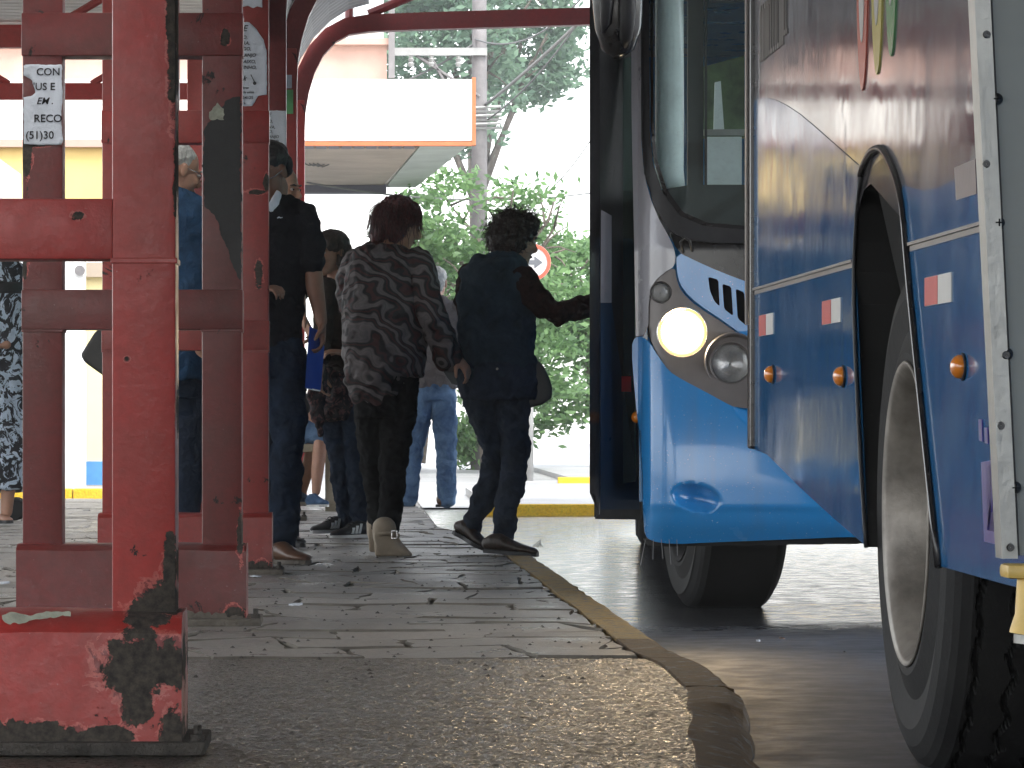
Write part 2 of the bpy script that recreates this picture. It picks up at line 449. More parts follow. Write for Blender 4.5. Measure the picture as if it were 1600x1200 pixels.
M['yellow'] = simple('yellow_handrail', (0.68, 0.46, 0.12), 0.4, 0, 0.15, 14, 0.2)
M['purple'] = simple('purple_lettering', (0.09, 0.07, 0.28), 0.3)
M['brownst'] = simple('brown_sticker', (0.13, 0.09, 0.09), 0.4)
M['lg_red'] = simple('logo_red', (0.45, 0.09, 0.06), 0.25); M['lg_yel'] = simple('logo_yellow', (0.46, 0.42, 0.10), 0.25)
M['lg_gre'] = simple('logo_green', (0.10, 0.30, 0.12), 0.25); M['lg_whi'] = simple('logo_white', (0.55, 0.57, 0.56), 0.25)
M['letter'] = simple('dark_lettering', (0.13, 0.125, 0.12), 0.4)
M['paper'] = simple('weathered_paper', (0.62, 0.66, 0.72), 0.8, 0, 0.12, 14, 0.6, 30, bd=0.008)
M['ink'] = simple('black_ink', (0.025, 0.025, 0.03), 0.8)
M['green_st'] = simple('green_sticker', (0.16, 0.45, 0.18), 0.6)

def glass(name, tint, rough=0.02, alpha=0.25, refl=(0.35, 0.45, 0.42)):
    m, n, b = newmat(name)
    n.nodes.remove(b); out = n.nodes['Material Output']
    tr = N(n, 'ShaderNodeBsdfTransparent'); tr.inputs[0].default_value = (*tint, 1)
    gl = N(n, 'ShaderNodeBsdfGlossy'); gl.inputs['Roughness'].default_value = rough; gl.inputs[0].default_value = (0.9, 0.95, 0.95, 1)
    di = N(n, 'ShaderNodeBsdfDiffuse'); di.inputs[0].default_value = (*refl, 1)
    fr = N(n, 'ShaderNodeFresnel'); fr.inputs[0].default_value = 1.5
    v = coords(n); d = ramp(n, noise(n, v, 60, 5, 0.7), [(0.5, alpha*0.35), (0.72, alpha)])
    m1 = N(n, 'ShaderNodeMixShader'); n.links.new(d, m1.inputs[0]); n.links.new(tr.outputs[0], m1.inputs[1]); n.links.new(di.outputs[0], m1.inputs[2])
    m2 = N(n, 'ShaderNodeMixShader'); n.links.new(fr.outputs[0], m2.inputs[0]); n.links.new(m1.outputs[0], m2.inputs[1]); n.links.new(gl.outputs[0], m2.inputs[2])
    n.links.new(m2.outputs[0], out.inputs[0]); return m
M['wglass'] = glass('rain_spotted_windscreen', (0.86, 0.93, 0.92), 0.03, 0.13)
M['sglass'] = glass('bus_side_glass', (0.75, 0.85, 0.82), 0.03, 0.1)
M['dglass'] = glass('green_door_glass', (0.62, 0.80, 0.72), 0.05, 0.3)
M['lens'] = glass('lamp_lens', (0.9, 0.9, 0.9), 0.08, 0.3, (0.6, 0.6, 0.6))
M['chrome'] = simple('lamp_reflector', (0.62, 0.62, 0.62), 0.22, 0.9, 0.2, 50, 0.6, 70)
m, n, b = newmat('lit_headlamp'); b.inputs['Emission Color'].default_value = (1.0, 0.80, 0.52, 1); b.inputs['Emission Strength'].default_value = 14
b.inputs['Base Color'].default_value = (0.9, 0.8, 0.6, 1); M['lit'] = m
m, n, b = newmat('painted_lamp_glow'); b.inputs['Emission Color'].default_value = (1.0, 0.52, 0.18, 1); b.inputs['Emission Strength'].default_value = .38; M['lamp_glow'] = m  # emission painting the headlamp's warm edge glow

def cloth(name, c, var=0.2, rough=0.9, scale=9, weave=500, bs=0.7, c2=None):
    m, n, b = newmat(name); v = coords(n)
    a = noise(n, v, scale, 6, 0.6, 0.5)
    c2 = c2 or tuple(x*(1+var*2) for x in c)
    n.links.new(ramp(n, a, [(0.3, tuple(x*(1-var) for x in c)), (0.7, c2)]), b.inputs['Base Color'])
    b.inputs['Roughness'].default_value = rough
    b.inputs['Specular IOR Level'].default_value = 0.2
    ad = N(n, 'ShaderNodeMath', operation='MULTIPLY_ADD'); n.links.new(noise(n, v, 16, 3, 0.5, 1.0), ad.inputs[0]); ad.inputs[1].default_value = 4.0
    n.links.new(noise(n, v, weave, 2), ad.inputs[2])
    bump(n, b, ad.outputs[0], bs, 0.02); return m
M['black_polo'] = cloth('black_polo_cotton', (0.014, 0.014, 0.018))
M['navy'] = cloth('navy_trousers', (0.022, 0.032, 0.055))
M['denim'] = cloth('dark_denim', (0.028, 0.038, 0.058), 0.4)
M['denim_mid'] = cloth('blue_denim', (0.065, 0.15, 0.33), 0.45, c2=(0.20, 0.33, 0.52), scale=7)
M['denim_vest'] = cloth('faded_denim_vest', (0.032, 0.050, 0.070), 0.3)
M['denim_dark'] = cloth('indigo_denim', (0.014, 0.024, 0.045), 0.3)
M['black_cl'] = cloth('black_cloth', (0.008, 0.008, 0.009))
M['blueshirt'] = cloth('blue_work_shirt', (0.035, 0.085, 0.17), 0.25)
M['taupe'] = cloth('taupe_jacket', (0.15, 0.135, 0.135), 0.25)
M['brown_top'] = cloth('brown_blouse', (0.055, 0.042, 0.035), 0.4)
M['sleeve'] = cloth('dark_red_black_sleeve', (0.012, 0.009, 0.01), 0.4, c2=(0.05, 0.022, 0.02), scale=28)
M['folder'] = simple('blue_plastic_folder', (0.02, 0.07, 0.42), 0.35)
M['bag'] = simple('dark_leather_bag', (0.02, 0.02, 0.018), 0.45, 0, 0.3, 10, 0.3)
M['skin'] = simple('skin_tan', (0.42, 0.23, 0.155), 0.55, 0, 0.12, 14, 0.15, 90)
M['skin_dark'] = simple('skin_brown', (0.20, 0.10, 0.065), 0.5, 0, 0.12, 14, 0.15, 90)
for k in ('skin', 'skin_dark'):
    M[k].node_tree.nodes['Principled BSDF'].inputs['Subsurface Weight'].default_value = 0.0
M['eye'] = simple('eye_white', (0.5, 0.47, 0.44), 0.3); M['iris'] = simple('dark_iris', (0.02, 0.012, 0.01), 0.2)
def hairm(name, c, c2):
    m, n, b = newmat(name); v = coords(n, (1, 1, 0.25))
    n.links.new(ramp(n, noise(n, v, 80, 4), [(0.35, c), (0.7, c2)]), b.inputs['Base Color'])
    b.inputs['Roughness'].default_value = 0.42; bump(n, b, noise(n, v, 160, 3), 0.8, 0.006); return m
M['hair_black'] = hairm('hair_black', (0.006, 0.005, 0.005), (0.02, 0.016, 0.015))
M['hair_red'] = hairm('hair_dark_red', (0.02, 0.005, 0.005), (0.11, 0.018, 0.018))
M['hair_brown'] = hairm('hair_brown', (0.02, 0.013, 0.01), (0.06, 0.04, 0.03))
M['hair_curl'] = hairm('hair_dark_curly', (0.01, 0.006, 0.005), (0.04, 0.022, 0.018))
M['hair_grey'] = hairm('hair_grey', (0.30, 0.30, 0.28), (0.6, 0.6, 0.57))

def m_swirl():
    m, n, b = newmat('swirl_print_blouse'); v = coords(n, (1, 1, 1.25))
    wv = N(n, 'ShaderNodeTexWave'); wv.wave_type = 'BANDS'; wv.bands_direction = 'DIAGONAL'
    wv.inputs['Scale'].default_value = 6.2; wv.inputs['Distortion'].default_value = 9; wv.inputs['Detail'].default_value = 1.2
    wv.inputs['Detail Scale'].default_value = 1.5; wv.inputs['Detail Roughness'].default_value = 0.35
    n.links.new(v, wv.inputs['Vector'])
    c = ramp(n, wv.outputs['Fac'], [(0.0, (0.05, 0.013, 0.013)), (0.05, (0.05, 0.013, 0.013)), (0.09, (0.012, 0.01, 0.012)), (0.50, (0.010, 0.009, 0.010)), (0.58, (0.045, 0.03, 0.03)), (0.70, (0.095, 0.082, 0.082)), (0.97, (0.13, 0.112, 0.112)), (1.0, (0.10, 0.088, 0.088))])
    n.links.new(c, b.inputs['Base Color']); b.inputs['Roughness'].default_value = 0.7
    bump(n, b, noise(n, v, 12, 4, 0.5, 1.2), 0.35, 0.03); return m
M['swirl'] = m_swirl()
def m_floral(name, dark, light, scale, t):
    m, n, b = newmat(name); v = coords(n, (1, 1, 0.8))
    f = noise(n, v, scale, 5, 0.62, 2.4)
    c = ramp(n, f, [(t, dark), (t+0.02, dark), (t+0.05, light), (t+0.2, tuple(x*0.8 for x in light))])
    n.links.new(c, b.inputs['Base Color']); b.inputs['Roughness'].default_value = 0.8
    bump(n, b, noise(n, v, 8, 3), 0.3, 0.03); return m
M['dress'] = m_floral('black_white_print_dress', (0.02, 0.02, 0.025), (0.52, 0.62, 0.74), 11, 0.48)
M['skirt'] = m_floral('dark_floral_skirt', (0.016, 0.013, 0.016), (0.13, 0.06, 0.06), 24, 0.52)

def m_leaf(name, c1, c2, tr=0.35):
    m, n, b = newmat(name); g = N(n, 'ShaderNodeNewGeometry')
    rnd = ramp(n, g.outputs['Random Per Island'], [(0, c1), (1, c2)])
    n.links.new(rnd, b.inputs['Base Color']); b.inputs['Roughness'].default_value = 0.5
    out = n.nodes['Material Output']; t = N(n, 'ShaderNodeBsdfTranslucent'); n.links.new(rnd, t.inputs[0])
    mx = N(n, 'ShaderNodeMixShader'); mx.inputs[0].default_value = tr
    n.links.new(b.outputs[0], mx.inputs[1]); n.links.new(t.outputs[0], mx.inputs[2]); n.links.new(mx.outputs[0], out.inputs[0]); return m
M['leaf'] = m_leaf('green_leaves', (0.07, 0.15, 0.055), (0.20, 0.34, 0.13), 0.5)
M['leaf_far'] = m_leaf('blue_green_leaves', (0.08, 0.15, 0.10), (0.17, 0.27, 0.17), 0.45)
M['bark'] = simple('grey_bark', (0.12, 0.10, 0.08), 0.9, 0, 0.4, 8, 0.9, 30, bd=0.02)
M['pole'] = simple('grey_concrete_pole', (0.16, 0.15, 0.15), 0.8, 0, 0.25, 5, 0.4, 30)
M['wire'] = simple('dull_cable', (0.12, 0.12, 0.12), 0.6)
M['porc'] = simple('porcelain_insulator', (0.3, 0.3, 0.29), 0.3)
M['fascia'] = simple('cream_fascia', (0.74, 0.70, 0.64), 0.6, 0, 0.06, 1.0, 0.05, 20)
M['orange'] = simple('orange_edge_paint', (0.42, 0.12, 0.04), 0.6)
M['soffit'] = simple('beige_soffit_boards', (0.34, 0.28, 0.22), 0.7, 0, 0.15, 2, 0.2, 20)
M['soffit2'] = simple('grey_soffit_panel', (0.38, 0.42, 0.38), 0.6, 0, 0.15, 2, 0.2, 20)
M['darkvent'] = simple('dark_vent_strip', (0.10, 0.10, 0.13), 0.6)
M['pinkwall'] = simple('salmon_stucco', (0.42, 0.27, 0.22), 0.85, 0, 0.12, 2, 0.3, 25)
M['yellowwall_shaded'] = simple('yellow_wall_painted_shade', (0.60, 0.43, 0.16), 0.85, 0, 0.08, 1.2, 0.2, 25)  # upper wall: shade under the canopy put into a darker yellow
M['yellowwall_lit'] = simple('yellow_wall_painted_light', (0.72, 0.62, 0.34), 0.85, 0, 0.08, 1.2, 0.2, 25)  # lower wall: its overexposed brightness put into a paler yellow
M['bluewall'] = simple('blue_wall_base', (0.06, 0.20, 0.42), 0.8)
M['whitewall'] = simple('white_wall', (0.75, 0.74, 0.72), 0.8, 0, 0.05, 1.5, 0.1, 20)
M['winglass'] = simple('pale_window_glass', (0.45, 0.5, 0.5), 0.1)
M['corr'] = simple('white_corrugated_sheet', (0.62, 0.62, 0.60), 0.5, 0, 0.15, 1.5, 0.1, 30)
M['van'] = simple('pale_grey_van', (0.5, 0.53, 0.53), 0.3, 0, 0.05, 2, 0)
M['signw'] = simple('sign_white', (0.5, 0.5, 0.5), 0.5, 0, 0.03, 5, 0); M['signr'] = simple('sign_red', (0.55, 0.08, 0.04), 0.5)
M['signg'] = simple('sign_arrow_grey', (0.10, 0.105, 0.115), 0.5)
M['galv'] = simple('galvanised_post', (0.38, 0.38, 0.37), 0.5, 0.3)
M['beige'] = simple('beige_concrete', (0.36, 0.32, 0.23), 0.8, 0, 0.3, 6, 0.4)
M['pale_int'] = simple('pale_interior_panel', (0.74, 0.84, 0.84), 0.5)
M['dark_int'] = simple('dark_dashboard', (0.024, 0.027, 0.028), 0.6)
M['green_int'] = simple('green_yellow_interior', (0.07, 0.11, 0.05), 0.6, 0, 0.8, 9, 0.2)

# ================================================================ GROUND
def road_z(y): return -0.07 - 0.05 * min(1, max(0, (y - 8) / 7.0))
g = MB(); g.box(-130, 130, -40, 150, -0.6, -0.25); tag(g.build('ground', M['ground']), kind='structure')
def kerb_x(y):
    pts = [(-8, .70), (5.5, .70), (6.8, .757), (7.5, .80), (8.3, .872), (8.9, .915), (9.7, .925), (10.4, .885), (12.3, .874), (14.2, .86), (17.3, .84), (20.5, .72), (22, .62)]
    for (a, xa), (b_, xb) in zip(pts, pts[1:]):
        if y <= b_:
            t = max(0, min(1, (y-a)/(b_-a))); t = t*t*(3-2*t); return xa+(xb-xa)*t
    return pts[-1][1]
if HAZE:
    mb = MB(); mb.box(-140, 140, -50, 160, -1.5, 13)
    hm = bpy.data.materials.new('thin_rain_haze'); hm.use_nodes = True; hn = hm.node_tree; hn.nodes.remove(hn.nodes['Principled BSDF'])
    pvn = hn.nodes.new('ShaderNodeVolumePrincipled'); pvn.inputs['Color'].default_value = (.92, .96, .98, 1); pvn.inputs['Density'].default_value = HAZE; pvn.inputs['Anisotropy'].default_value = 0.2
    hn.links.new(pvn.outputs[0], hn.nodes['Material Output'].inputs['Volume'])
    tag(mb.build('haze', hm), kind='stuff')
# road
mb = MB(); ys = [-10] + [2 + .5*i for i in range(58)]
for i, y in enumerate(ys):
    z = road_z(y); mb.v += [(-0.2, y, z), (3.2, y, z+.02), (7.5, y, z)]
for i in range(len(ys)-1):
    a = i*3; mb.f += [(a, a+1, a+4, a+3), (a+1, a+2, a+5, a+4)]
tag(mb.build('road', M['asph']), kind='structure')
mb = MB(); mb.v = [(-60, 30.4, -.1), (60, 30.4, -.1), (60, 90, -.02), (-60, 90, -.02)]; mb.f = [(0, 1, 2, 3)]
tag(mb.build('street', M['street']), kind='structure')
mb = MB(); mb.v = [(7.5, -10, -.10), (60, -10, -.10), (60, 30.4, -.1), (7.5, 30.4, -.1)]; mb.f = [(0, 1, 2, 3)]
tag(mb.build('yard', M['street']), kind='structure')
# platform body
pv = empty('platform', (0, 0, 0)); tag(pv, kind='structure')
ys = [-8, 3, 5, 6, 6.5, 7, 7.5, 8, 8.3, 8.6, 8.9, 9.3, 9.7, 10, 10.05, 10.4, 11, 12.3, 14.2, 16, 17.3, 19, 20.5, 22, 24, 28, 29.5]
mb = MB()
for y in ys:
    x = kerb_x(y) - 0.11; mb.v += [(-9, y, -.3), (-9, y, -.013 if y > 10.02 else -.035), (x, y, -.013 if y > 10.02 else -.035), (x, y, -.3)]
for i in range(len(ys)-1):
    a = i*4
    for k in range(3): mb.f.append((a+k, a+k+1, a+k+5, a+k+4))
mb.f += [(0, 1, 2, 3), tuple(len(mb.v)-4+k for k in (3, 2, 1, 0))]
mb.build('bedding', M['joint'], pv, recalc=True)
# aggregate slab, near section, with a slightly uneven top
def aggr_patch(xa, xb_, ya, yb_, nx, ny, fine):
    mb = MB(); rs = np.random.RandomState(4)
    for j in range(ny+1):
        y = ya + (yb_-ya)*j/ny; x1 = min(xb_, kerb_x(y)-0.115)
        for i in range(nx+1):
            x = xa + (x1-xa)*i/nx
            z = mnoise.noise(Vector((x*2.2, y*2.2, 0)))*.005 + mnoise.noise(Vector((x*14, y*14, 3)))*.002
            if fine:
                q = mnoise.noise(Vector((x*105, y*62, 7))); z += .0026*abs(q)*1.6 - .001 + .0016*mnoise.noise(Vector((x*160, y*90, 2)))
            mb.v.append((x, y, z-.006))
    for j in range(ny):
        for i in range(nx):
            a = j*(nx+1)+i; mb.f.append((a, a+1, a+nx+2, a+nx+1))
    mb.build('aggregate_slab', M['aggr'], pv, smooth=True)
aggr_patch(-.36, 9, 6.6, 10.03, 230, 380, True)
aggr_patch(-4, -.36, 1.5, 10.03, 30, 60, False)
aggr_patch(-.36, 9, 1.5, 6.6, 20, 40, False)
# flagstones: crazy paving, shared jittered corners
rng = random.Random(11)
cw, ch = .47, .40
def corner(i, j):
    r = random.Random(i*7919 + j*104729 + 5)
    return (i*cw/2 + r.uniform(-.10, .10), 10.06 + j*ch + (0 if j == 0 else r.uniform(-.12, .12)))
cells = []
for j in range(48):
    off = j % 2
    for i in range(-18, 6):
        a = 2*i + off
        p = [corner(a, j), corner(a+1, j), corner(a+2, j), corner(a+2, j+1), corner(a+1, j+1), corner(a, j+1)]
        cells.append(p)
def clip_x(p, y_fn):
    out = [(min(x, kerb_x(y)-.125), y) for x, y in p]; return out
big = []
for p in cells:
    q = clip_x(p, None); xs = [a for a, _ in q]
    if max(xs)-min(xs) < .03: continue
    cx = sum(xs)/6; cy = sum(b_ for _, b_ in q)/6
    if cy > 29.3: continue
    q = [(a + (cx-a)*(.008/max(.05, math.hypot(a-cx, b_-cy))), b_ + (cy-b_)*(.008/max(.05, math.hypot(a-cx, b_-cy)))) for a, b_ in q]
    q2 = []
    for k_ in range(6):
        (xa, ya), (xb, yb) = q[k_], q[(k_+1) % 6]; L = math.hypot(xb-xa, yb-ya)
        for t_ in (0, .25, .5, .75):
            x, y = xa+(xb-xa)*t_, ya+(yb-ya)*t_; j = mnoise.noise(Vector((x*9, y*9, 4)))*.030 + mnoise.noise(Vector((x*26, y*26, 9)))*.012
            e_ = mnoise.noise(Vector((x*7, y*7, k_*3+1.3)))*.007
            q2.append((min(x + j*(yb-ya)/max(L, .05) + (cx-x)*abs(e_)*1.2, kerb_x(y)-.119), max(10.045, y - j*(xb-xa)/max(L, .05) + (cy-y)*abs(e_)*1.2)))
    q = q2
    big.append((cy + (8 if cx < -1.35 else 0), q, cx, cy))
big.sort(key=lambda t: t[0])
def slab(mb, q, cx, cy, dz, tx, ty):
    def z(x, y, d=0): return dz + tx*(x-cx) + ty*(y-cy) + d
    n = len(q); top = [(cx+(a-cx)*.975, cy+(b_-cy)*.975) for a, b_ in q]
    vs = [(a, b_, z(a, b_)) for a, b_ in top] + [(a, b_, z(a, b_, -.007)) for a, b_ in q] + [(a, b_, -.03) for a, b_ in q]
    fs = [tuple(range(n))]
    for k in range(n):
        k2 = (k+1) % n; fs += [(k, n+k, n+k2, k2), (n+k, 2*n+k, 2*n+k2, n+k2)]
    mb.add(vs, fs)
rest = MB()
for k, (_, q, cx, cy) in enumerate(big):
    args = (rng.uniform(-.005, .002), rng.uniform(-.009, .009), rng.uniform(-.012, .012))
    if k < 292:
        mb = MB(); slab(mb, q, cx, cy, *args); o = mb.build('flagstone', [M['flag'], M['joint']], pv); o.data.polygons.foreach_set('material_index', [0]+[1]*(len(o.data.polygons)-1))  # stone sides and bevels coloured dark to paint in crevice shade
    else: slab(rest, q, cx, cy, *args)
tag(rest.build('flagstone_field', M['flag'], pv), kind='stuff')
# kerbstones
def kerbstone(y0, y1, name, mat, wob, near_=False):
    mb = MB(); n = 24 if not near_ else 60; prof = [(-.115, -.03), (-.11, .0), (-.015, .0), (.004, -.010), (.012, -.03), (.02, -.28)]
    if near_: prof = [(-.13, -.05), (-.116, -.004), (-.07, .001), (-.02, -.004), (.006, -.022), (.02, -.055), (.03, -.28)]
    for i in range(n+1):
        y = y0 + .006 + (y1-y0-.012)*i/n; x = kerb_x(y); drop = .028*min(1, max(0, (8.45+.1*mnoise.noise(Vector((y*7, 0, 0)))-y)/.12)) if near_ else 0
        for k, (dx, dz) in enumerate(prof):
            wv = mnoise.noise(Vector((y*(5 if not near_ else 2.6), k*(1.7 if not near_ else .35), 2)))*wob*(1 if not near_ else 1.4)
            mb.v.append((x+dx+wv*(k > 1), y, dz + (wv*.5 if 1 < k < 5 else 0) - (drop*(.35, .7, 1, 1)[k-2] if 1 < k < 6 else 0)))
    m_ = len(prof)
    for i in range(n):
        for k in range(m_-1): mb.f.append((i*m_+k, i*m_+k+1, (i+1)*m_+k+1, (i+1)*m_+k))
    mb.f.append(tuple(range(m_))); mb.f.append(tuple(n*m_+k for k in range(m_-1, -1, -1)))
    return mb.build(name, mat, kp, recalc=True, smooth=near_, auto=60)
kp = empty('kerb', (.86, 10, 0)); tag(kp, kind='structure')
y = 8.95
while y < 19.5:
    L = rng.uniform(.85, 1.1); kerbstone(y, y+L, 'kerbstone', M['kerb'] if y > 10 else M['kerb_near'], .008); y += L
y = 2
while y < 8.9:
    L = min(6.3, 8.95-y) if y < 3 else 8.95-y; kerbstone(y, y+L, 'kerbstone', M['kerb_near'], .010, True); y += L
# raised islands with yellow kerbs on the street
def island(x0, x1, y0, y1, z, name='traffic_island'):
    r = empty(name, ((x0+x1)/2, y0, -.1)); tag(r, kind='structure')
    mb = MB(); mb.box(x0+.14, x1, y0+.14, y1, -.12, z-.005); mb.build('island_top', M['street'], r)
    x = x0
    while x < x1-.05:
        L = min(.95, x1-x); mb = MB(); mb.box(x+.005, x+L-.005, y0, y0+.135, -.12, z, .012); mb.build('kerbstone', M['kerb_far'], r); x += L
island(.93, 4.6, 28.2, 35.0, -.02)
island(2.25, 9.5, 40.6, 55, -.02)
island(-12, -1.9, 33.2, 34.35, .0)

# ================================================================ BUILDINGS / BACKGROUND
D = 40
bl = empty('shop_building', (-3, 48, 0), 'salmon building with a wide flat cream canopy jutting over the street', 'building')
def bbox(name, mat, par, x0, x1, y0, y1, z0, z1, b=0):
    mb = MB(); mb.box(x0, x1, y0, y1, z0, z1, b); return mb.build(name, mat, par)
bbox('wall', M['pinkwall'], bl, -14, .45, 48.0, 48.3, 3.62, 5.44)
bbox('lower_wall', M['whitewall'], bl, -14, -1.3, 47.9, 56, 0.0, 3.6)
for x_ in (-4.5, -1.45): bbox('canopy_column', M['whitewall'], bl, x_-.12, x_+.12, 40.5, 40.75, -.1, 3.6)
bbox('wall', M['whitewall'], bl, -14, .41, 48.06, 48.5, 5.5, 9)
bbox('ledge', M['pinkwall'], bl, -14, .52, 47.85, 48.6, 5.44, 5.52)
bbox('corner_post', M['pole'], bl, .47, .55, 47.75, 47.84, 5.0, 9)
for k in range(7):
    x = -.62 - k*1.3
    f = bbox('window', M['whitewall'], bl, x-.02, x+.92, 47.98, 48.05, 5.62, 7.2); 
    for q in range(2): bbox('pane', M['winglass'], f, x+.03+q*.44, x+.43+q*.44, 47.95, 47.975, 5.68, 7.14)
bbox('window', M['whitewall'], bl, -.62, .3, 47.9, 47.94, 7.3, 8.8)
# canopy: fascia, rim, soffit
bbox('fascia', M['fascia'], bl, -14, 1.29, 39.9, 40.0, 3.61, 4.27)
bbox('edge_trim', M['orange'], bl, 1.29, 1.33, 39.88, 40.02, 3.56, 4.29)
bbox('edge_trim', M['orange'], bl, -14, 1.288, 39.88, 40.0, 3.555, 3.60)
mb = MB(); mb.prism([(-14, 40.02), (1.29, 40.02), (.83, 47.8), (-14, 47.8)], lambda x, y: (x, y, 4.2), lambda x, y: (x, y, 3.62)); mb.build('canopy_body', M['fascia'], bl)
mb = MB(); mb.prism([(-14, 40.9), (.72, 40.9), (.40, 47.4), (-14, 47.4)], lambda x, y: (x, y, 3.615), lambda x, y: (x, y, 3.60)); mb.build('soffit', M['soffit'], bl)
mb = MB(); mb.prism([(.76, 40.05), (1.28, 40.05), (.82, 47.75), (.44, 47.75)], lambda x, y: (x, y, 3.615), lambda x, y: (x, y, 3.59)); mb.build('side_soffit', M['soffit2'], bl)
for k in range(46): bbox('vent', M['darkvent'], bl, -5.6+k*.137, -5.6+k*.137+.115, 40.35, 40.8, 3.585, 3.61)
mb = MB(); mb.box(-14, .44, 47.42, 47.78, 3.5, 3.61); mb.build('rear_trim', M['darkvent'], bl)
mb = MB()
for a in range(4):
    mb.tube([(-.55+.05*a, 43.2, 3.59), (-.5+.05*a, 43.1+.1*a, 3.56), (-.42+.05*a, 43.25, 3.58)], .008, 5)
mb.build('hanging_wires', M['wire'], bl)

yb = empty('yellow_building', (-3, 36, 0), 'yellow wall with a blue painted base and white column seen between the red posts', 'building')
bbox('wall', M['yellowwall_lit'], yb, -9, -1.45, 36.1, 36.4, .21, 2.0)
bbox('wall_base', M['bluewall'], yb, -9, -1.45, 36.07, 36.4, -.02, .21)
bbox('beam', M['soffit'], yb, -9, -1.45, 36.0, 36.4, 2.0, 2.14)
bbox('white_band', M['whitewall'], yb, -9, -1.45, 36.04, 36.4, 2.14, 2.35)
bbox('upper_wall', M['yellowwall_shaded'], yb, -9, -1.45, 35.95, 36.4, 2.35, 3.25)
bbox('ledge', M['pinkwall'], yb, -9, -1.4, 35.85, 36.4, 3.25, 3.32)
bbox('column', M['whitewall'], yb, -2.79, -2.56, 35.5, 35.75, -.1, 2.33, .01)
mb = MB(); mb.lathe([(0, .001), (0, .05), (.03, .05), (.05, .03), (.05, .001)], (-2.60, 35.44, 2.04), 'y', 16); mb.build('wall_lamp', M['pole'], yb)

# pale low wall far behind, house
fb = empty('far_wall', (6, 92, 0), 'long low pale wall across the far street, behind the tree', 'wall')
bbox('wall_panel', M['whitewall'], fb, -3, 30, 92, 92.3, -.05, 1.25); bbox('coping', M['fascia'], fb, -3, 30, 91.9, 92.4, 1.25, 1.33)

# parked pale van seen at far left
D = 31; vn = empty('parked_van', (-3.6, 31, -.1), 'pale grey van parked beyond the platform, behind the red rail at left', 'van')
mb = MB()
prof = [(-5.6, .25), (-5.6, 1.3), (-5.1, 2.2), (-4.6, 2.72), (-3.2, 2.80), (-2.86, 2.74), (-2.82, 1.6), (-2.8, .25)]
mb.prism(prof, lambda x, z: (x, 30.2, z), lambda x, z: (x, 32.1, z)); mb.build('body', M['van'], vn, recalc=True)
mb = MB(); mb.prism([(-5.0, 1.45), (-4.55, 2.2), (-3.15, 2.2), (-3.1, 1.45)], lambda x, z: (x, 30.185, z), lambda x, z: (x, 30.199, z)); mb.build('side_window', M['winglass'], vn)
for x in (-5.0, -3.3):
    mb = MB(); mb.lathe([(0, .001), (0, .3), (.02, .34), (.2, .34), (.2, .001)], (x, 30.15, .24), 'y', 24); w_ = mb.build('wheel', M['tyre'], vn)
    mb = MB(); mb.lathe([(0, .001), (0, .18), (.02, .2), (.03, .001)], (x, 30.14, .24), 'y', 20); mb.build('rim', M['rim'], w_)

# utility pole
D = 50; px = W(749, 100, D).x
up = empty('utility_pole', (px, 50, 0), 'tall grey utility pole with a crossarm behind the canopy', 'utility pole')
mb = MB(); mb.tube([(px, 50, -.1), (px, 50, 9.5)], [.12, .085], 16); mb.build('pole', M['pole'], up, smooth=True)
za = HC + (650-82)*D/FPX
mb = MB(); mb.box(W(612, 0, D).x, px+.1, 49.86, 49.95, za-.05, za+.05); mb.build('crossarm', M['porc'], up)
mb = MB(); mb.tube([(px, 49.9, za-.6), (W(650, 0, D).x, 49.9, za-.05)], .02, 6); mb.build('brace', M['pole'], up)
mb = MB(); mb.tube([(W(700, 0, D).x, 49.9, za-.5), (W(672, 0, D).x, 49.9, za-.05)], .02, 6); mb.build('brace', M['pole'], up)
for q in (642, 674, 716):
    x = W(q, 0, D).x; mb = MB(); mb.lathe([(-.14, .001), (-.14, .03), (-.10, .045), (-.08, .025), (-.04, .045), (-.03, .025), (.03, .035), (.05, .015), (.05, .001)], (x, 49.9, za-.06), 'z', 12); mb.build('insulator', M['porc'], up)
for q in (170, 183, 196):
    z = HC+(650-q)*D/FPX; mb = MB(); mb.tube([(px-.12, 49.85, z), (px+.28, 49.85, z+.02), (px+.3, 49.9, z-.04), (px-.1, 49.9, z-.05)], .02, 6); mb.build('cable_clamp', M['porc'], up)
def cable(p0, p1, sag, label, r=.012, n=24):
    a, b_ = Vector(p0), Vector(p1); pts = [a.lerp(b_, i/n) - Vector((0, 0, sag*4*(i/n)*(1-i/n))) for i in range(n+1)]
    mb = MB(); mb.tube(pts, r, 6); o = mb.build('cable', M['wire'], loc=p0, smooth=True)
    tag(o, label, 'cable', 'overhead cables at the utility pole')
cable(W(740, 60, 50), W(935, -35, 46), .35, 'sagging cable running up right from the top of the pole')
cable(W(757, 165, 50), W(960, -20, 42), .05, 'thick straight cable climbing steeply right from the pole', .022)
cable(W(757, 190, 50), W(900, 40, 47), .12, 'thin cable just below the thick one, right of the pole')
cable(W(600, 140, 50), W(760, 55, 50), .06, 'cable slanting up to the pole from above the canopy corner', .015)
cable(W(480, 285, 46), W(935, 300, 52), .16, 'thin cable crossing in front of the tree below the canopy')
cable(W(800, 330, 52), W(935, 200, 44), .2, 'faint cable rising to the right above the tree crown', .008)

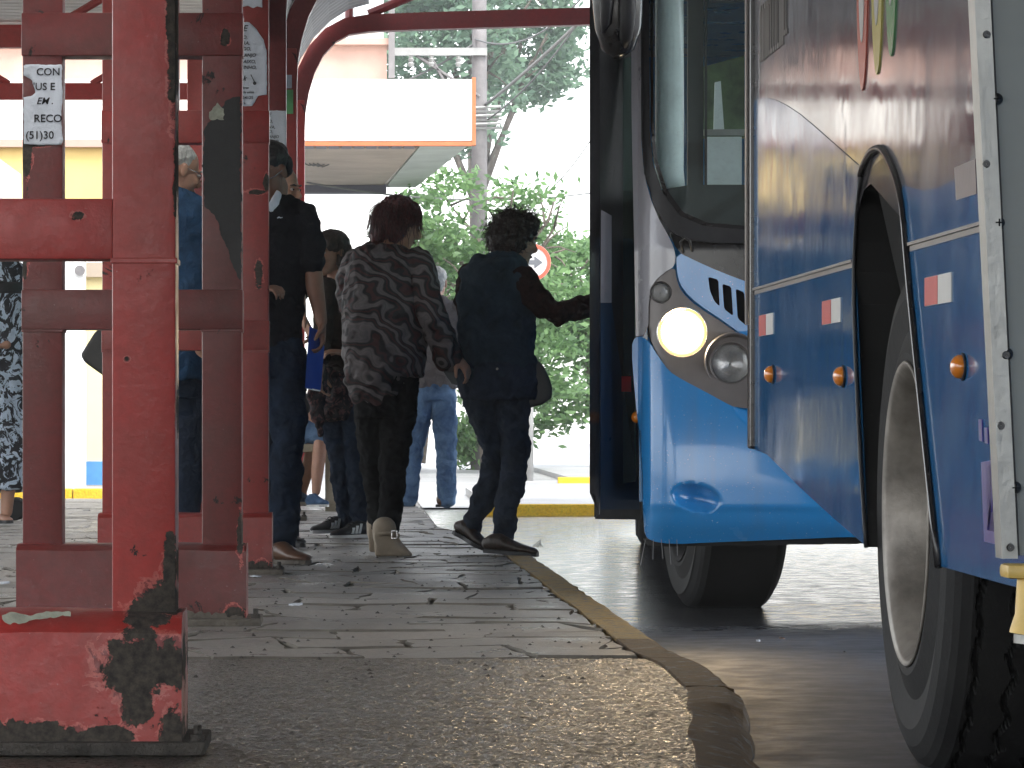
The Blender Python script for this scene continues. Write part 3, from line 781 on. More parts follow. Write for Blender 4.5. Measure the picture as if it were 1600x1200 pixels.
# road sign
D = 42; sx = W(832, 0, D).x
sg = empty('road_sign', (sx, 42, 0), 'round white road sign with red ring and grey arrow on a thin post', 'road sign')
mb = MB(); mb.tube([(sx-.03, 42.05, -.1), (sx-.03, 42.05, 2.55)], .043, 14); mb.build('post', M['galv'], sg, smooth=True)
zc = HC+(650-410)*D/FPX
mb = MB(); mb.lathe([(0, .001), (0, .205), (.01, .208), (.02, .205), (.02, .001)], (sx, 41.98, zc), 'y', 48); dk = mb.build('disc', M['signw'], sg)
mb = MB(); mb.lathe([(-.004, .165), (-.004, .205), (.0, .206), (.0, .165)], (sx, 41.975, zc), 'y', 48, closed=True); mb.build('ring', M['signr'], dk)
mb = MB(); ar = [(-.09, -.025), (.02, -.025), (.02, -.07), (.115, 0), (.02, .07), (.02, .025), (-.09, .025)]
mb.prism(ar, lambda u, v: (sx+u, 41.972, zc+v), lambda u, v: (sx+u, 41.978, zc+v)); mb.build('arrow', M['signg'], dk)

# trees
def tree(name, base, h, label, crown, nleaf, leafs, mat, trunk_r=.14, seed=1, group=None, hang=None):
    r = random.Random(seed); t = empty(name, base, label, 'tree', group)
    mb = MB(); tips = []
    cc = Vector(crown[0]); cr = Vector(crown[1])
    top = Vector((base[0]+r.uniform(-.3, .3), base[1], base[2]+h*.45))
    pts = [Vector(base), Vector(base).lerp(top, .35)+Vector((r.uniform(-.1, .1), 0, 0)), Vector(base).lerp(top, .7)+Vector((r.uniform(-.12, .12), 0, 0)), top]
    mb.tube(pts, [trunk_r, trunk_r*.85, trunk_r*.75, trunk_r*.6], 10)
    for k in range(11):
        s = pts[2].lerp(top, r.random()); a = r.uniform(0, 2*math.pi); e = r.uniform(-.3, 1)
        end = cc + Vector((cr.x*.8*math.cos(a), cr.y*.8*math.sin(a), cr.z*.75*e))
        mid = s.lerp(end, .5) + Vector((r.uniform(-.2, .2), r.uniform(-.2, .2), .15*h*.3))
        mb.tube([s, mid, end], [trunk_r*.45, trunk_r*.25, trunk_r*.08], 7)
        for q in range(5):
            e2 = mid.lerp(end, r.random()) ; e3 = e2 + Vector((r.uniform(-1, 1)*cr.x, r.uniform(-1, 1)*cr.y, r.uniform(-.5, .8)*cr.z))*.4
            mb.tube([e2, e2.lerp(e3, .5)+Vector((0, 0, .05)), e3], [trunk_r*.16, trunk_r*.1, trunk_r*.04], 5)
    mb.build('trunk', M['bark'], t, smooth=True)
    ncl = int(nleaf/90); cen = []
    rs = np.random.RandomState(seed)
    while len(cen) < ncl:
        p = rs.uniform(-1, 1, 3); q = np.linalg.norm(p)
        if q > 1 or q < .25: continue
        v = np.array(cc) + p*np.array(cr)
        if mnoise.noise(Vector(v*1.1/max(cr.x, .5)*1.6) + Vector((seed*3., 0, 0))) < -.03: continue
        cen.append(v)
    if hang: cen += [np.array(hx) for hx in hang]
    cen = np.array(cen); size = (cr.x+cr.z)/2*.15
    L = np.repeat(cen, 90, 0) + rs.normal(0, 1, (len(cen)*90, 3))*np.array([size, size, size*.42])
    n = len(L); u = rs.normal(0, 1, (n, 3)); u[:, 2] *= .6; u /= np.linalg.norm(u, axis=1)[:, None]
    v = rs.normal(0, 1, (n, 3)); v -= (v*u).sum(1)[:, None]*u; v /= np.linalg.norm(v, axis=1)[:, None]
    s = leafs*rs.uniform(.6, 1.3, n)[:, None]; 
    V = np.stack([L-u*s, L+v*s*.45, L+u*s, L-v*s*.45], 1).reshape(-1, 3) - np.array(base)
    me = bpy.data.meshes.new('crown'); me.vertices.add(n*4); me.vertices.foreach_set('co', V.ravel())
    me.loops.add(n*4); me.loops.foreach_set('vertex_index', np.arange(n*4)); me.polygons.add(n)
    me.polygons.foreach_set('loop_start', np.arange(n)*4); me.polygons.foreach_set('loop_total', np.full(n, 4)); me.update(); me.validate()
    me.materials.append(mat); o = bpy.data.objects.new('crown', me); COL.objects.link(o); o.parent = t
    return t
def Wp(px_, py_, D_): return tuple(W(px_, py_, D_))
hang = [Wp(845, 640, 55), Wp(858, 665, 55), Wp(842, 676, 55), Wp(880, 650, 55), Wp(905, 640, 55), Wp(868, 625, 55)]
tree('leafy_tree', (W(765, 0, 47).x, 47, 0), 4.9, 'light green leafy tree directly behind the two women, beyond the street', (Wp(765, 450, 47), (1.25, 1.2, 1.75)), 9500, .062, M['leaf'], .12, 3, hang=None)
tree('leafy_tree', (W(950, 0, 49).x, 49, 0), 3.9, 'low spreading tree beside the open bus door with drooping lower leaves', (Wp(915, 500, 49), (1.15, 1.1, 1.3)), 8500, .065, M['leaf'], .14, 8, hang=[Wp(845, 640, 49), Wp(858, 662, 49), Wp(846, 672, 49), Wp(880, 650, 49), Wp(905, 640, 49)])
tree('leafy_tree', (W(655, 0, 51.5).x, 51.5, 0), 3.6, 'small tree glimpsed between the woman in print blouse and grey-haired man', (Wp(675, 430, 51.5), (.6, .8, 1.2)), 3000, .075, M['leaf'], .09, 5)
tree('tall_tree', (W(746, 0, 78).x, 78, 0), 15.5, 'tall hazy blue-green tree behind the crossarm, left of the pole', (Wp(690, 50, 78), (1.6, 2, 2.6)), 9000, .11, M['leaf_far'], .2, 12)
tree('tall_tree', (W(752, 0, 82).x, 82, 0), 15.5, 'tall thin-leaved tree right of the utility pole against white sky', (Wp(820, 50, 82), (1.25, 2, 1.9)), 6500, .11, M['leaf_far'], .2, 21)
# low bush and trunk beyond
def bush(base, r3, n, label, seed):
    rs = np.random.RandomState(seed); L = rs.normal(0, .45, (n, 3))*np.array(r3)+np.array(base)+np.array([0, 0, r3[2]*.9]); mb = MB()
    for p in L:
        u = rs.normal(0, 1, 3); u /= np.linalg.norm(u); v = np.cross(u, rs.normal(0, 1, 3)); v /= np.linalg.norm(v); s = .06
        mb.add([p-u*s, p+v*s*.45, p+u*s, p-v*s*.45], [(0, 1, 2, 3)])
    t = empty('bush', base, label, 'bush'); mb.build('foliage', M['leaf'], t)
    mb = MB()
    for k in range(5): mb.tube([base, (base[0]+rs.uniform(-.2, .2), base[1]+rs.uniform(-.2, .2), base[2]+r3[2]*.9)], .012, 5)
    mb.build('stem', M['bark'], t)
bush((W(728, 0, 50).x, 50, 0), (.26, .3, .34), 900, 'small bright green bush low behind the woman in the denim vest', 4)

# ================================================================ STATION: red frames and roof
XR0, XR1 = -.469, -.344      # right post, left/right faces
XL0, XL1 = -1.03, -.905      # left post
def jag(poly, amp, seed, step=.012):
    r = random.Random(seed); out = []; n = len(poly)
    for i in range(n):
        a = Vector((*poly[i], 0)); b_ = Vector((*poly[(i+1) % n], 0)); L = (b_-a).length; k = max(1, int(L/(step*.45))); nn = Vector((-(b_-a).y, (b_-a).x, 0)); nn.normalize() if nn.length else None
        for q in range(k):
            p = a.lerp(b_, q/k); e = min(1, min(q, k-q)/5+.25)
            j = (mnoise.noise(Vector((p.x*22, p.y*22, seed)))*1.3 + mnoise.noise(Vector((p.x*75, p.y*75, seed)))*1.0 + mnoise.noise(Vector((p.x*210, p.y*210, seed)))*.55)*amp*e
            out.append((p.x+nn.x*j, p.y+nn.y*j))
    return out
def frontpatch(par, name, mat, poly, D, yface, amp=.008, seed=1, label=None, off=.0007):
    pts = [(W(a, b_, D).x, W(a, b_, D).z) for a, b_ in poly]; pts = jag(pts, amp, seed)
    mb = MB(); patch(mb, pts, .0055, lambda x, z, e: (x, yface-off-e, z), thick=.0005); o = mb.build(name, mat, par)
    if label: o['label'] = label
    return o
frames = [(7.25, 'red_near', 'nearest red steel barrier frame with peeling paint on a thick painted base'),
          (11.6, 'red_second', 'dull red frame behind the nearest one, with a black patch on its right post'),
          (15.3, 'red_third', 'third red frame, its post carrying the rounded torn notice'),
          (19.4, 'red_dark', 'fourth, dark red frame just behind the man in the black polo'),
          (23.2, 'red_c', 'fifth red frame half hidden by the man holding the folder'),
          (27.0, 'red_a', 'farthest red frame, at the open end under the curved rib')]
FR = []
DP = .12
for k, (D, mt, lab) in enumerate(frames):
    f = empty('red_frame', (-.69, D, 0), lab, 'barrier frame', 'red steel frames standing along the platform'); FR.append(f)
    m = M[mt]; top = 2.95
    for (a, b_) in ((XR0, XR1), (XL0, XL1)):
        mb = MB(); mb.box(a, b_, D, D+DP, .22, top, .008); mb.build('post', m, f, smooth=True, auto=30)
    z1 = (.956, 1.075) if k == 0 else (.92, 1.045)
    for (za_, zb_) in (z1, (1.775, 1.91)):
        if k == 0:
            mb = MB(); mb.box(XL1-.002, XR0+.002, D+.001, D+DP-.004, za_, zb_, .006); mb.build('rail', m, f, smooth=True, auto=30)
            continue
        mb = MB(); mb.box(XL0-.003, XR1+.003, D-.006, D+DP+.006, za_, zb_, .005); mb.build('rail', m, f, smooth=True, auto=30)
    # weld collars
    for x0, x1 in ((XR0, XR1), (XL0, XL1)):
        mb = MB(); mb.box(x0-.003, x1+.003, D-.003, D+DP+.003, z1[0]-.008, z1[0]+.003, .002); mb.build('weld_seam', m, f)
    if k == 0:
        mb = MB(); pr = [(-.085, .02), (-.085, .232), (-.06, .258), (-.02, .268), (.15, .268), (.19, .232), (.19, .02)]
    else:
        mb = MB(); pr = [(-.055, .02), (-.055, .232), (-.035, .245), (-.01, .25), (.13, .25), (.17, .232), (.17, .02)]
    xa, xb = XL0-.015, XR1+.015
    nseg = 24
    for i in range(nseg+1):
        x = xa+(xb-xa)*i/nseg
        for (dy, z) in pr:
            mb.v.append((x, D+dy+mnoise.noise(Vector((x*6, z*9, k)))*.004, z+mnoise.noise(Vector((x*8, dy*9, k+.5)))*.004*(z > .1)))
    q = len(pr)
    for i in range(nseg):
        for j in range(q): mb.f.append((i*q+j, (i+1)*q+j, (i+1)*q+(j+1) % q, i*q+(j+1) % q))
    mb.f += [tuple(range(q)), tuple(nseg*q+j for j in range(q-1, -1, -1))]
    o = mb.build('plinth', m, f, smooth=True, auto=35, recalc=True)
    mb = MB(); mb.box(xa-.02, XR1+.062, D-.11, D+.2, -.004, .022, .006); mb.build('base_plate', M['cement'] if k != 0 else M['bare'], f)
    for x in (XR1+.045, xa-.005):
        mb = MB(); mb.lathe([(0, .001), (0, .014), (.012, .014), (.014, .008), (.03, .008), (.03, .001)], (x, D-.07, .022), 'z', 8); mb.build('anchor_bolt', M['bare'], f)
    # rafter to the left, arch rib to the right
    mb = MB(); mb.box(-6.5, XR0, D+.02, D+.1, 2.955, 3.075, .004); mb.build('rafter', m, f)
    mb = MB(); mb.box(-6.5, XL1-.4, D+.03, D+.09, 3.42, 3.5, .004); mb.build('rafter', m, f)
    for s_ in range(4):
        mb = MB(); mb.tube([(-1.3-s_*1.2, D+.06, 3.07), (-1.9-s_*1.2, D+.06, 3.42)] if s_ % 2 else [(-1.9-s_*1.2, D+.06, 3.07), (-1.3-s_*1.2, D+.06, 3.42)], .025, 6)
        mb.build('truss_web', m, f)
    mb = MB()
    path = [(-.407, 2.5), (-.407, 2.72), (-.40, 2.87), (-.375, 3.02), (-.33, 3.17), (-.26, 3.31), (-.16, 3.42), (-.04, 3.485), (.12, 3.51), (.5, 3.525), (1.7, 3.56), (4.7, 3.64), (6.2, 3.66)]
    n = len(path); out = []; inn = []
    for i in range(n):
        a = Vector(path[max(0, i-1)]); b_ = Vector(path[min(n-1, i+1)]); t = (b_-a).normalized(); nn = Vector((-t.y, t.x)); p = Vector(path[i])
        out.append(tuple(p+nn*.062)); inn.append(tuple(p-nn*.062))
    for i in range(n): mb.v += [(out[i][0], D+.004, out[i][1]), (out[i][0], D+.118, out[i][1]), (inn[i][0], D+.118, inn[i][1]), (inn[i][0], D+.004, inn[i][1])]
    for i in range(n-1):
        for j in range(4): mb.f.append((i*4+j, (i+1)*4+j, (i+1)*4+(j+1) % 4, i*4+(j+1) % 4))
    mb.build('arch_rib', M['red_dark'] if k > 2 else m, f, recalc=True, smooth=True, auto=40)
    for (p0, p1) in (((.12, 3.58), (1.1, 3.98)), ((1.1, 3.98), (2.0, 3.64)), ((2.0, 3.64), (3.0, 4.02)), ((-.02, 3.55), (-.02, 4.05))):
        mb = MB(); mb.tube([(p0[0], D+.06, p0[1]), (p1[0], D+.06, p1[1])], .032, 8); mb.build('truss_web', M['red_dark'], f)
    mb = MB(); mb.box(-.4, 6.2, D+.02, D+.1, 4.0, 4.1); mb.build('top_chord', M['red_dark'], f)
    mb = MB(); mb.box(6.05, 6.2, D, D+.12, -.1, 4.0, .01); mb.build('far_post', m, f)
# worn patches on the frames
f = FR[0]; D = 7.25
Dp = 7.165
frontpatch(f, 'scuffed_patch', M['greypatch'], [(0, 962), (60, 956), (110, 955), (112, 963), (60, 968), (30, 975), (8, 972)], Dp, Dp, .008, 27, off=.012)
f = FR[1]; D = 11.6
frontpatch(f, 'black_patch', M['black_patch'], [(376, 150), (376, 440), (366, 420), (348, 372), (335, 335), (319, 322), (317, 205), (336, 180), (355, 156)], D, D, .006, 31, label='large black painted patch with a torn edge')
frontpatch(f, 'scuffed_patch', M['greypatch'], [(326, 175), (340, 160), (350, 170), (350, 188), (328, 187)], D, D, .006, 32, off=.0015)
frontpatch(f, 'mud_stain', M['cement'], [(285, 955), (380, 962), (380, 978), (285, 978)], D-.06, D-.06, .01, 36, off=.005)
f = FR[2]; D = 15.3

# paper notices
def text_obj(s, x, y, z, size, par, bold=0.0, shear=0.0, sx=1.0):
    c = bpy.data.curves.new('lettering', 'FONT'); c.body = s; c.size = size; c.extrude = .0004; c.offset = bold; c.shear = shear; c.resolution_u = 3
    o = bpy.data.objects.new('t', c); COL.objects.link(o); dg = bpy.context.evaluated_depsgraph_get()
    me = bpy.data.meshes.new_from_object(o.evaluated_get(dg)); bpy.data.objects.remove(o)
    me.name = 'lettering'; me.transform(Matrix.Rotation(R_(90), 4, 'X') @ Matrix.Diagonal((sx, 1, 1, 1)))
    me.materials.clear(); me.materials.append(M['ink']); t = bpy.data.objects.new('lettering', me); COL.objects.link(t)
    t.parent = par; t.location = Vector((x, y, z)) - worldloc(par); return t
def notice(poly, D, label, lines, seed, right=None, creases=5):
    pts = [(W(a, b_, D).x, W(a, b_, D).z) for a, b_ in poly]; c = (sum(p[0] for p in pts)/len(pts), min(p[1] for p in pts))
    n_ = empty('paper_notice', (c[0], D, c[1]), label, 'paper notice')
    yf = D - .004; pts = jag(pts, .0022, seed, .008); mb = MB()
    patch(mb, pts, .008, lambda u, v, e: (u, yf - .0022 + .0012*mnoise.noise(Vector((u*28, v*28, seed))) - e, v), thick=.0008); mb.build('sheet', M['paper'], n_, smooth=True)
    for (s_, a, b_, h, sh) in lines:
        p = W(a, b_, D); text_obj(s_, p.x, yf-.0042, p.z, h*D/FPX*1.35, n_, h*D/FPX*.018, sh)
    return n_
notice([(37, 101), (97, 101), (98, 150), (96, 175), (98, 226), (60, 227), (38, 225), (37, 152), (50, 150), (56, 145), (50, 125), (37, 118)], 11.6,
       'torn white notice reading CON and REC, on the left post of the second frame',
       [('CON', 57, 118, 12, 0), ("'US E", 52, 141, 12, 0), ('EM .', 57, 163, 11, .3), ('RECO', 53, 191, 12.5, 0), ('(51)30', 40, 217, 12.5, 0)], 51)
notice([(378, 35), (389, 34), (400, 45), (412, 62), (417, 85), (417, 148), (404, 150), (398, 160), (394, 166), (378, 166)], 15.3,
       'bluish white notice with a rounded torn top, on the post behind the black patch',
       [('E', 379, 49, 10, .3), ('O,', 379, 61, 5.5, .2), ('RA,', 379, 70, 5.5, .2), ('GO,', 379, 79, 5.5, .2), ('ANJO', 381, 89, 5.5, .2), ('AIXO,', 380, 99, 5.5, .2), ('INHO,', 380, 108, 5.5, .2), ('k', 379, 126, 8, .4), ('erse', 379, 139, 4, .2), ('de estas', 379, 146, 4, .2), ('34125', 379, 155, 5, 0), ('ra', 379, 163, 4, 0)], 52)
mbk = MB(); p0, p1 = W(392, 117, 15.3), W(398, 129, 15.3); mbk.tube([(p0.x, 15.288, p0.z), (p1.x, 15.288, p1.z)], .002, 5)
pk = [o for o in bpy.data.objects if o.name.startswith('paper_notice')][-1]
mbk.lathe([(0, .001), (0, .007), (.001, .007), (.001, .001)], (p1.x, 15.288, p1.z-.004), 'y', 12); mbk.build('printed_mark', M['ink'], pk)
notice([(378, -20), (410, -20), (410, 12), (402, 10), (396, 13), (388, 9), (378, 11)], 15.3, 'ragged bottom edge of a white notice at the very top of the third frame post', [], 53)
notice([(419, 173), (447, 173), (448, 240), (447, 300), (419, 300)], 19.35, 'pale notice on the fourth post, right above the bespectacled man',
       [('E', 419, 182, 6, .3), ('O,', 419, 192, 5, .2), ('VA,', 420, 201, 5, .2), ('O,', 419, 208, 5, .2), ('ANJO', 420, 216, 4.6, .2), ('IXO,', 424, 223, 4.6, .2)], 54)
Dn = 23.2; gs = empty('green_sticker', (W(452, 0, Dn).x, Dn, W(0, 178, Dn).z), 'narrow green sticker on the fifth red post, beside the pale notice', 'sticker')
mb = MB(); a, b_ = W(447, 140, Dn-.01), W(458, 178, Dn-.01); mb.box(a.x, b_.x, Dn-.012, Dn-.006, b_.z, a.z, .002); mb.build('sheet', M['green_st'], gs)
mb = MB(); a, b_ = W(447, 117, Dn-.01), W(456, 138, Dn-.01); mb.box(a.x, b_.x, Dn-.012, Dn-.006, b_.z, a.z, .002); mb.build('top_band', M['paper'], gs)

# roof
rf = empty('station_roof', (0, 15, 2.9), 'white corrugated station roof with a curved edge above the red frames', 'roof')
def corr(name, xz, y0, y1, pitch=.2, amp=.018, par=rf):
    mb = MB(); n = int((y1-y0)/pitch*8); m_ = len(xz)
    for i in range(n+1):
        y = y0+(y1-y0)*i/n; ph = (i % 8)
        d = amp*(1 if ph in (1, 2) else (-1 if ph in (4, 5, 6) else 0))
        for k, (x, z) in enumerate(xz):
            a = Vector(xz[max(0, k-1)]); b_ = Vector(xz[min(m_-1, k+1)]); t = (b_-a).normalized(); mb.v.append((x - t.y*d, y, z + t.x*d))
    for i in range(n):
        for k in range(m_-1): a = i*m_+k; mb.f.append((a, a+1, a+m_+1, a+m_))
    return mb.build(name, M['corr'], par)
arc = [(-.50, 2.62), (-.49, 2.85), (-.455, 3.05), (-.39, 3.25), (-.29, 3.41), (-.17, 3.53), (-.03, 3.62), (.12, 3.66)]
corr('curved_sheet', arc, -6.0, 26.95)
corr('flat_sheet', [(-7, 3.58), (-4, 3.56), (-1.2, 3.53), (-.56, 3.52)], -6.0, 28.4)
corr('lane_sheet', [(-.1, 4.16), (2, 4.18), (4, 4.2), (6.6, 4.22)], -6.0, 28.0)
for x in (-5.5, -3.8, -2.2): 
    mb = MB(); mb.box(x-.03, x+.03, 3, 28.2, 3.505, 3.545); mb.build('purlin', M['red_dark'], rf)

# ================================================================ NEAR BUS (right)
def NBp(px_, py_):
    D_ = 6873/(px_-500); return (D_, HC-(py_-650)*D_/FPX)
def nbx(y): return 1.185-.0086*y
nb = empty('parked_bus', (2.3, 4.0, -.08), 'silver and deep blue bus at right, its big rear wheel nearest the camera', 'bus')
archpx = [(1470, 885), (1440, 600), (1422, 420), (1415, 330), (1408, 292), (1396, 256), (1383, 234), (1374, 231), (1362, 238), (1350, 262), (1342, 310), (1336, 400), (1336, 500), (1345, 700), (1355, 855)]
arch = [NBp(*p) for p in archpx]; arch = [arch[0]]+smoothpoly(arch, 1, False)+[arch[-1]]
ZS = .986
def cutarch(lo):
    if lo: return [p for p in arch if p[1] < ZS-.012]
    return [p for p in arch if p[1] > ZS+.006]
ai = [p for p in arch if p[1] > ZS+.006]
rl = [p for p in arch[:len(arch)//2+3] if p[1] < ZS-.006]; ll = [p for p in arch[len(arch)//2-3:] if p[1] < ZS-.006]
def sideprism(name, poly, mat, par, o0=0.0, o1=.002, res=None):
    mb = MB(); mb.prism(poly, lambda y, z: (nbx(y)-o0, y, z), lambda y, z: (nbx(y)+o1, y, z)); return mb.build(name, mat, par)
# body shell behind panels
mb = MB()
yb0, yb1 = -2.0, 10.12
far_c = NBp(1198, 710)
body_out = [(yb0, .36), (7.02, .36), (7.02, 1.3), (8.3, 1.3), (8.3, .40), (10.05, .57), (10.10, .60), (10.10, 3.1), (yb0, 3.1)]
mb.prism(body_out, lambda y, z: (nbx(y)+.03, y, z), lambda y, z: (nbx(y)+2.5, y, z)); mb.build('body', M['under'], nb, recalc=True)
lower_far = [(10.17, .56), (far_c[0], far_c[1])] + [NBp(1250, 762), NBp(1300, 808)] + [ll[-1]] + ll[::-1][1:] + [(ll[0][0], ZS-.006), (10.17, ZS-.006)]
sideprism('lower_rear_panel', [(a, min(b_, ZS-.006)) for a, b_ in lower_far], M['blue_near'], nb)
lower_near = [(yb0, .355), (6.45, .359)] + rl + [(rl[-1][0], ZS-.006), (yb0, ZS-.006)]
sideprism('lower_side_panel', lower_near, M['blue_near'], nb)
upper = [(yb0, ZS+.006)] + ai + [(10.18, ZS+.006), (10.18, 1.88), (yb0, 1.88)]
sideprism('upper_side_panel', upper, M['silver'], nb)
sideprism('top_side_panel', [(yb0, 2.75), (10.18, 2.75), (10.18, 3.15), (yb0, 3.15)], M['silver'], nb)
for k in range(7):
    y0_ = -1.9+k*1.72; f_ = sideprism('window', [(y0_, 1.9), (y0_+1.68, 1.9), (y0_+1.68, 2.73), (y0_, 2.73)], M['rubber'], nb, -.005, .03)
    sideprism('pane', [(y0_+.05, 1.95), (y0_+1.63, 1.95), (y0_+1.63, 2.68), (y0_+.05, 2.68)], M['rubber_gloss'], f_, 0.0, .004)
# seam trim strips
for (a, b_) in ((yb0, rl[-1][0]-.02), (ll[0][0]+.02, 10.17)):
    mb = MB(); mb.prism([(a, ZS-.006), (b_, ZS-.006), (b_, ZS+.005), (a, ZS+.005)], lambda y, z: (nbx(y)-.002, y, z), lambda y, z: (nbx(y)+.02, y, z)); mb.build('seam_trim', M['bezel'], nb)
    mb = MB(); mb.prism([(a, ZS+.0055), (b_, ZS+.0055), (b_, ZS+.012), (a, ZS+.012)], lambda y, z: (nbx(y)-.007, y, z), lambda y, z: (nbx(y)+.02, y, z)); mb.build('seam_trim', M['bezel'], nb)
# rear edge: dark rubber strip and alu strip, rear face
mb = MB(); mb.box(nbx(10.18)-.012, nbx(10.18)+.03, 10.12, 10.20, .56, 3.15, .008); mb.build('corner_trim', M['rubber_gloss'], nb)
mb = MB(); mb.box(nbx(10.2)-.018, nbx(10.2)-.0125, 10.16, 10.20, .9, 3.15); mb.build('corner_strip', M['bezel'], nb)
mb = MB(); mb.box(nbx(10.2)+.03, nbx(10.2)+2.45, 10.13, 10.17, .6, 3.1, .01); mb.build('rear_panel', M['blue_near'], nb)
for x in (1.5, 3.2):
    mb = MB(); mb.box(x, x+.14, 10.171, 10.19, .95, 1.5, .01); mb.build('tail_lamp', M['redlens'], nb)
# blue livery field on the silver upper side
lf = [NBp(*p) for p in ((1180, 155), (1190, 153), (1200, 153), (1215, 157), (1232, 166), (1250, 178), (1275, 199), (1300, 221), (1325, 243), (1342, 258))]
lf = [(10.165, lf[0][1])] + lf[1:]; la = [p for p in arch[len(arch)//2-3:] if ZS+.012 < p[1] < lf[-1][1] and p[0] > 7.95]
def liv(poly, nm='blue_livery'):
    mb = MB(); patch(mb, poly, .022, lambda y, z, e: (nbx(y)-.0018-e, y, z), thick=.0015); return mb.build(nm, M['blue_near'], nb)
liv(lf + la + [(la[-1][0], ZS+.012), (10.165, ZS+.012)])
rg = smoothpoly([NBp(*p) for p in ((1408, 287), (1422, 293), (1440, 297), (1458, 296), (1475, 290), (1492, 281), (1510, 268), (1530, 248), (1560, 210), (1600, 150), (1660, 60))], 1, False)
ra = [p for p in arch[:len(arch)//2] if ZS+.012 < p[1] < rg[0][1] and p[0] < 7.7]
liv([(ra[0][0], ZS+.012)] + ra + rg + [(5.6, rg[-1][1]), (5.6, ZS+.012)])
sideprism('blue_livery', [(yb0, ZS+.012), (5.6, ZS+.012), (5.6, 1.4), (yb0, 1.5)], M['blue_near'], nb, .0018, .0)
# wheel arch lip
lip = arch; mb = MB()
pts = [(nbx(y)-.004, y, z) for y, z in lip[:len(lip)*2//3]]; mb.tube(pts, [.0085]*len(pts), 8); mb.build('arch_lip', M['rubber_gloss'], nb, smooth=True)
mb = MB(); pts = [(nbx(y)-.003, y-.004, z) for y, z in lip[len(lip)*2//3-1:]]; mb.tube(pts, [.0085]+[.005]*(len(pts)-1), 8); mb.build('arch_lip', M['rubber'], nb, smooth=True)
# inner wheel housing: lathe half
mb = MB(); pts = [(y, z) for y, z in arch]; v0 = []
for (y, z) in pts: mb.v += [(nbx(y)+.0025, y, z), (nbx(y)+.75, y, z)]
for i in range(len(pts)-1): mb.f.append((i*2, i*2+1, i*2+3, i*2+2))
mb.build('wheel_housing', M['under'], nb)
mb = MB(); mb.box(1.9, 1.95, 6.9, 8.4, .3, 1.3); mb.build('inner_panel', M['under'], nb)
# wheels
def wheel(cx, cy, cz, R, wdt, par, grooves=True, out=-1, steer=0, dual=False, rr=.314, rimm='rim', tym='tyre'):
    """out=-1: outer side faces -x"""
    wr = empty('wheel', (0, 0, 0)); wr.parent = par; wr.location = Vector((cx, cy, cz)) - worldloc(par)
    def tyre_mesh(x0, name='tyre'):
        prof = [(.03, .285), (.0, .30), (-.004, .33), (.012, .38), (.0, .44), (.006, R-.055), (.018, R-.03), (.03, R-.014), (.045, R-.004)]
        nm = 44
        tread = [(.05+(wdt-.10)*i/nm, R) for i in range(nm+1)]
        back = [(wdt-a, r) for a, r in prof[::-1]]
        full = prof+tread+back; seg = 288; mb = MB(); q = len(full)
        for k in range(seg):
            th = 2*math.pi*k/seg; tri = abs((th*30/math.pi) % 2 - 1)
            for j, (a, r) in enumerate(full):
                if grooves and r >= R-.0001:
                    for gi, gx in enumerate((.24, .5, .76)):
                        amp = .004 if gi == 0 else .010
                        if abs(a - (wdt*gx + (tri-.5)*amp*2)) < .0055: r = R-.014
                if .30 < r < .45 and j < 9: r = r
                mb.v.append((x0 - 0 + (a if out < 0 else -a), r*math.cos(th), r*math.sin(th)))
        for k in range(seg):
            k2 = (k+1) % seg
            for j in range(q-1): mb.f.append((k*q+j, k2*q+j, k2*q+j+1, k*q+j+1))
        me = mb.build(name, M[tym], wr, rigid=True); return me
    tyre_mesh(0); 
    s = 1 if out < 0 else -1
    if dual: tyre_mesh(s*(wdt+.05))
    mb = MB(); mb.lathe([(s*.02, .292), (s*.004, .30), (-s*.004, rr), (-s*.008, rr-.004), (s*.0, rr-.014), (s*.02, rr-.03), (s*.10, rr-.045), (s*.15, rr-.055), (s*.17, .20), (s*.165, .12)], (0, 0, 0), 'x', 72); mb.build('rim', M[rimm], wr, smooth=True, rigid=True)
    mb = MB(); mb.lathe([(s*.166, .001), (s*.166, .21), (s*.14, .20), (s*.15, .12), (s*.11, .10), (s*.10, .08), (s*.10, .001)], (0, 0, 0), 'x', 40); mb.build('hub', M[rimm], wr, smooth=True, rigid=True)
    for k in range(10):
        a = 2*math.pi*k/10; mb = MB(); mb.lathe([(s*.16, .016), (s*.115, .016), (s*.10, .01), (s*.10, .001)], (0, .165*math.cos(a), .165*math.sin(a)), 'x', 8); mb.build('wheel_nut', M['screw'], wr, rigid=True)
    wr.rotation_euler = (0, 0, steer); return wr
wheel(1.137, 7.6, -.08+.53, .53, .27, nb, dual=True)
wheel(1.25, 1.2, -.08+.53, .53, .27, nb)
# stickers and lamps
for px_ in (1198, 1300, 1467):
    yc = 6873/(px_-500); zc_ = .892
    st = sideprism('reflector_strip', [(yc-.15, zc_-.028), (yc+.15, zc_-.028), (yc+.15, zc_+.028), (yc-.15, zc_+.028)], M['whitest'], nb, .0025, .0)
    mb = MB(); mb.prism([(yc-.0, zc_-.0275), (yc+.1495, zc_-.0275), (yc+.1495, zc_+.0275), (yc-.0, zc_+.0275)], lambda y, z: (nbx(y)-.0035, y, z), lambda y, z: (nbx(y)-.0027, y, z)); mb.build('red_half', M['redlens'], st)
for (px_, py_) in ((1208, 585), (1318, 588), (1505, 573)):
    yc, zc_ = NBp(px_, py_)
    mb = MB(); mb.ell((nbx(yc)-.002, yc, zc_), (.006, .037, .026)); bz = mb.build('marker_lamp', M['rubber'], nb, smooth=True)
    mb = MB(); mb.ell((nbx(yc)-.006, yc, zc_), (.019, .034, .023)); mb.build('lens', M['amber'], bz, smooth=True)
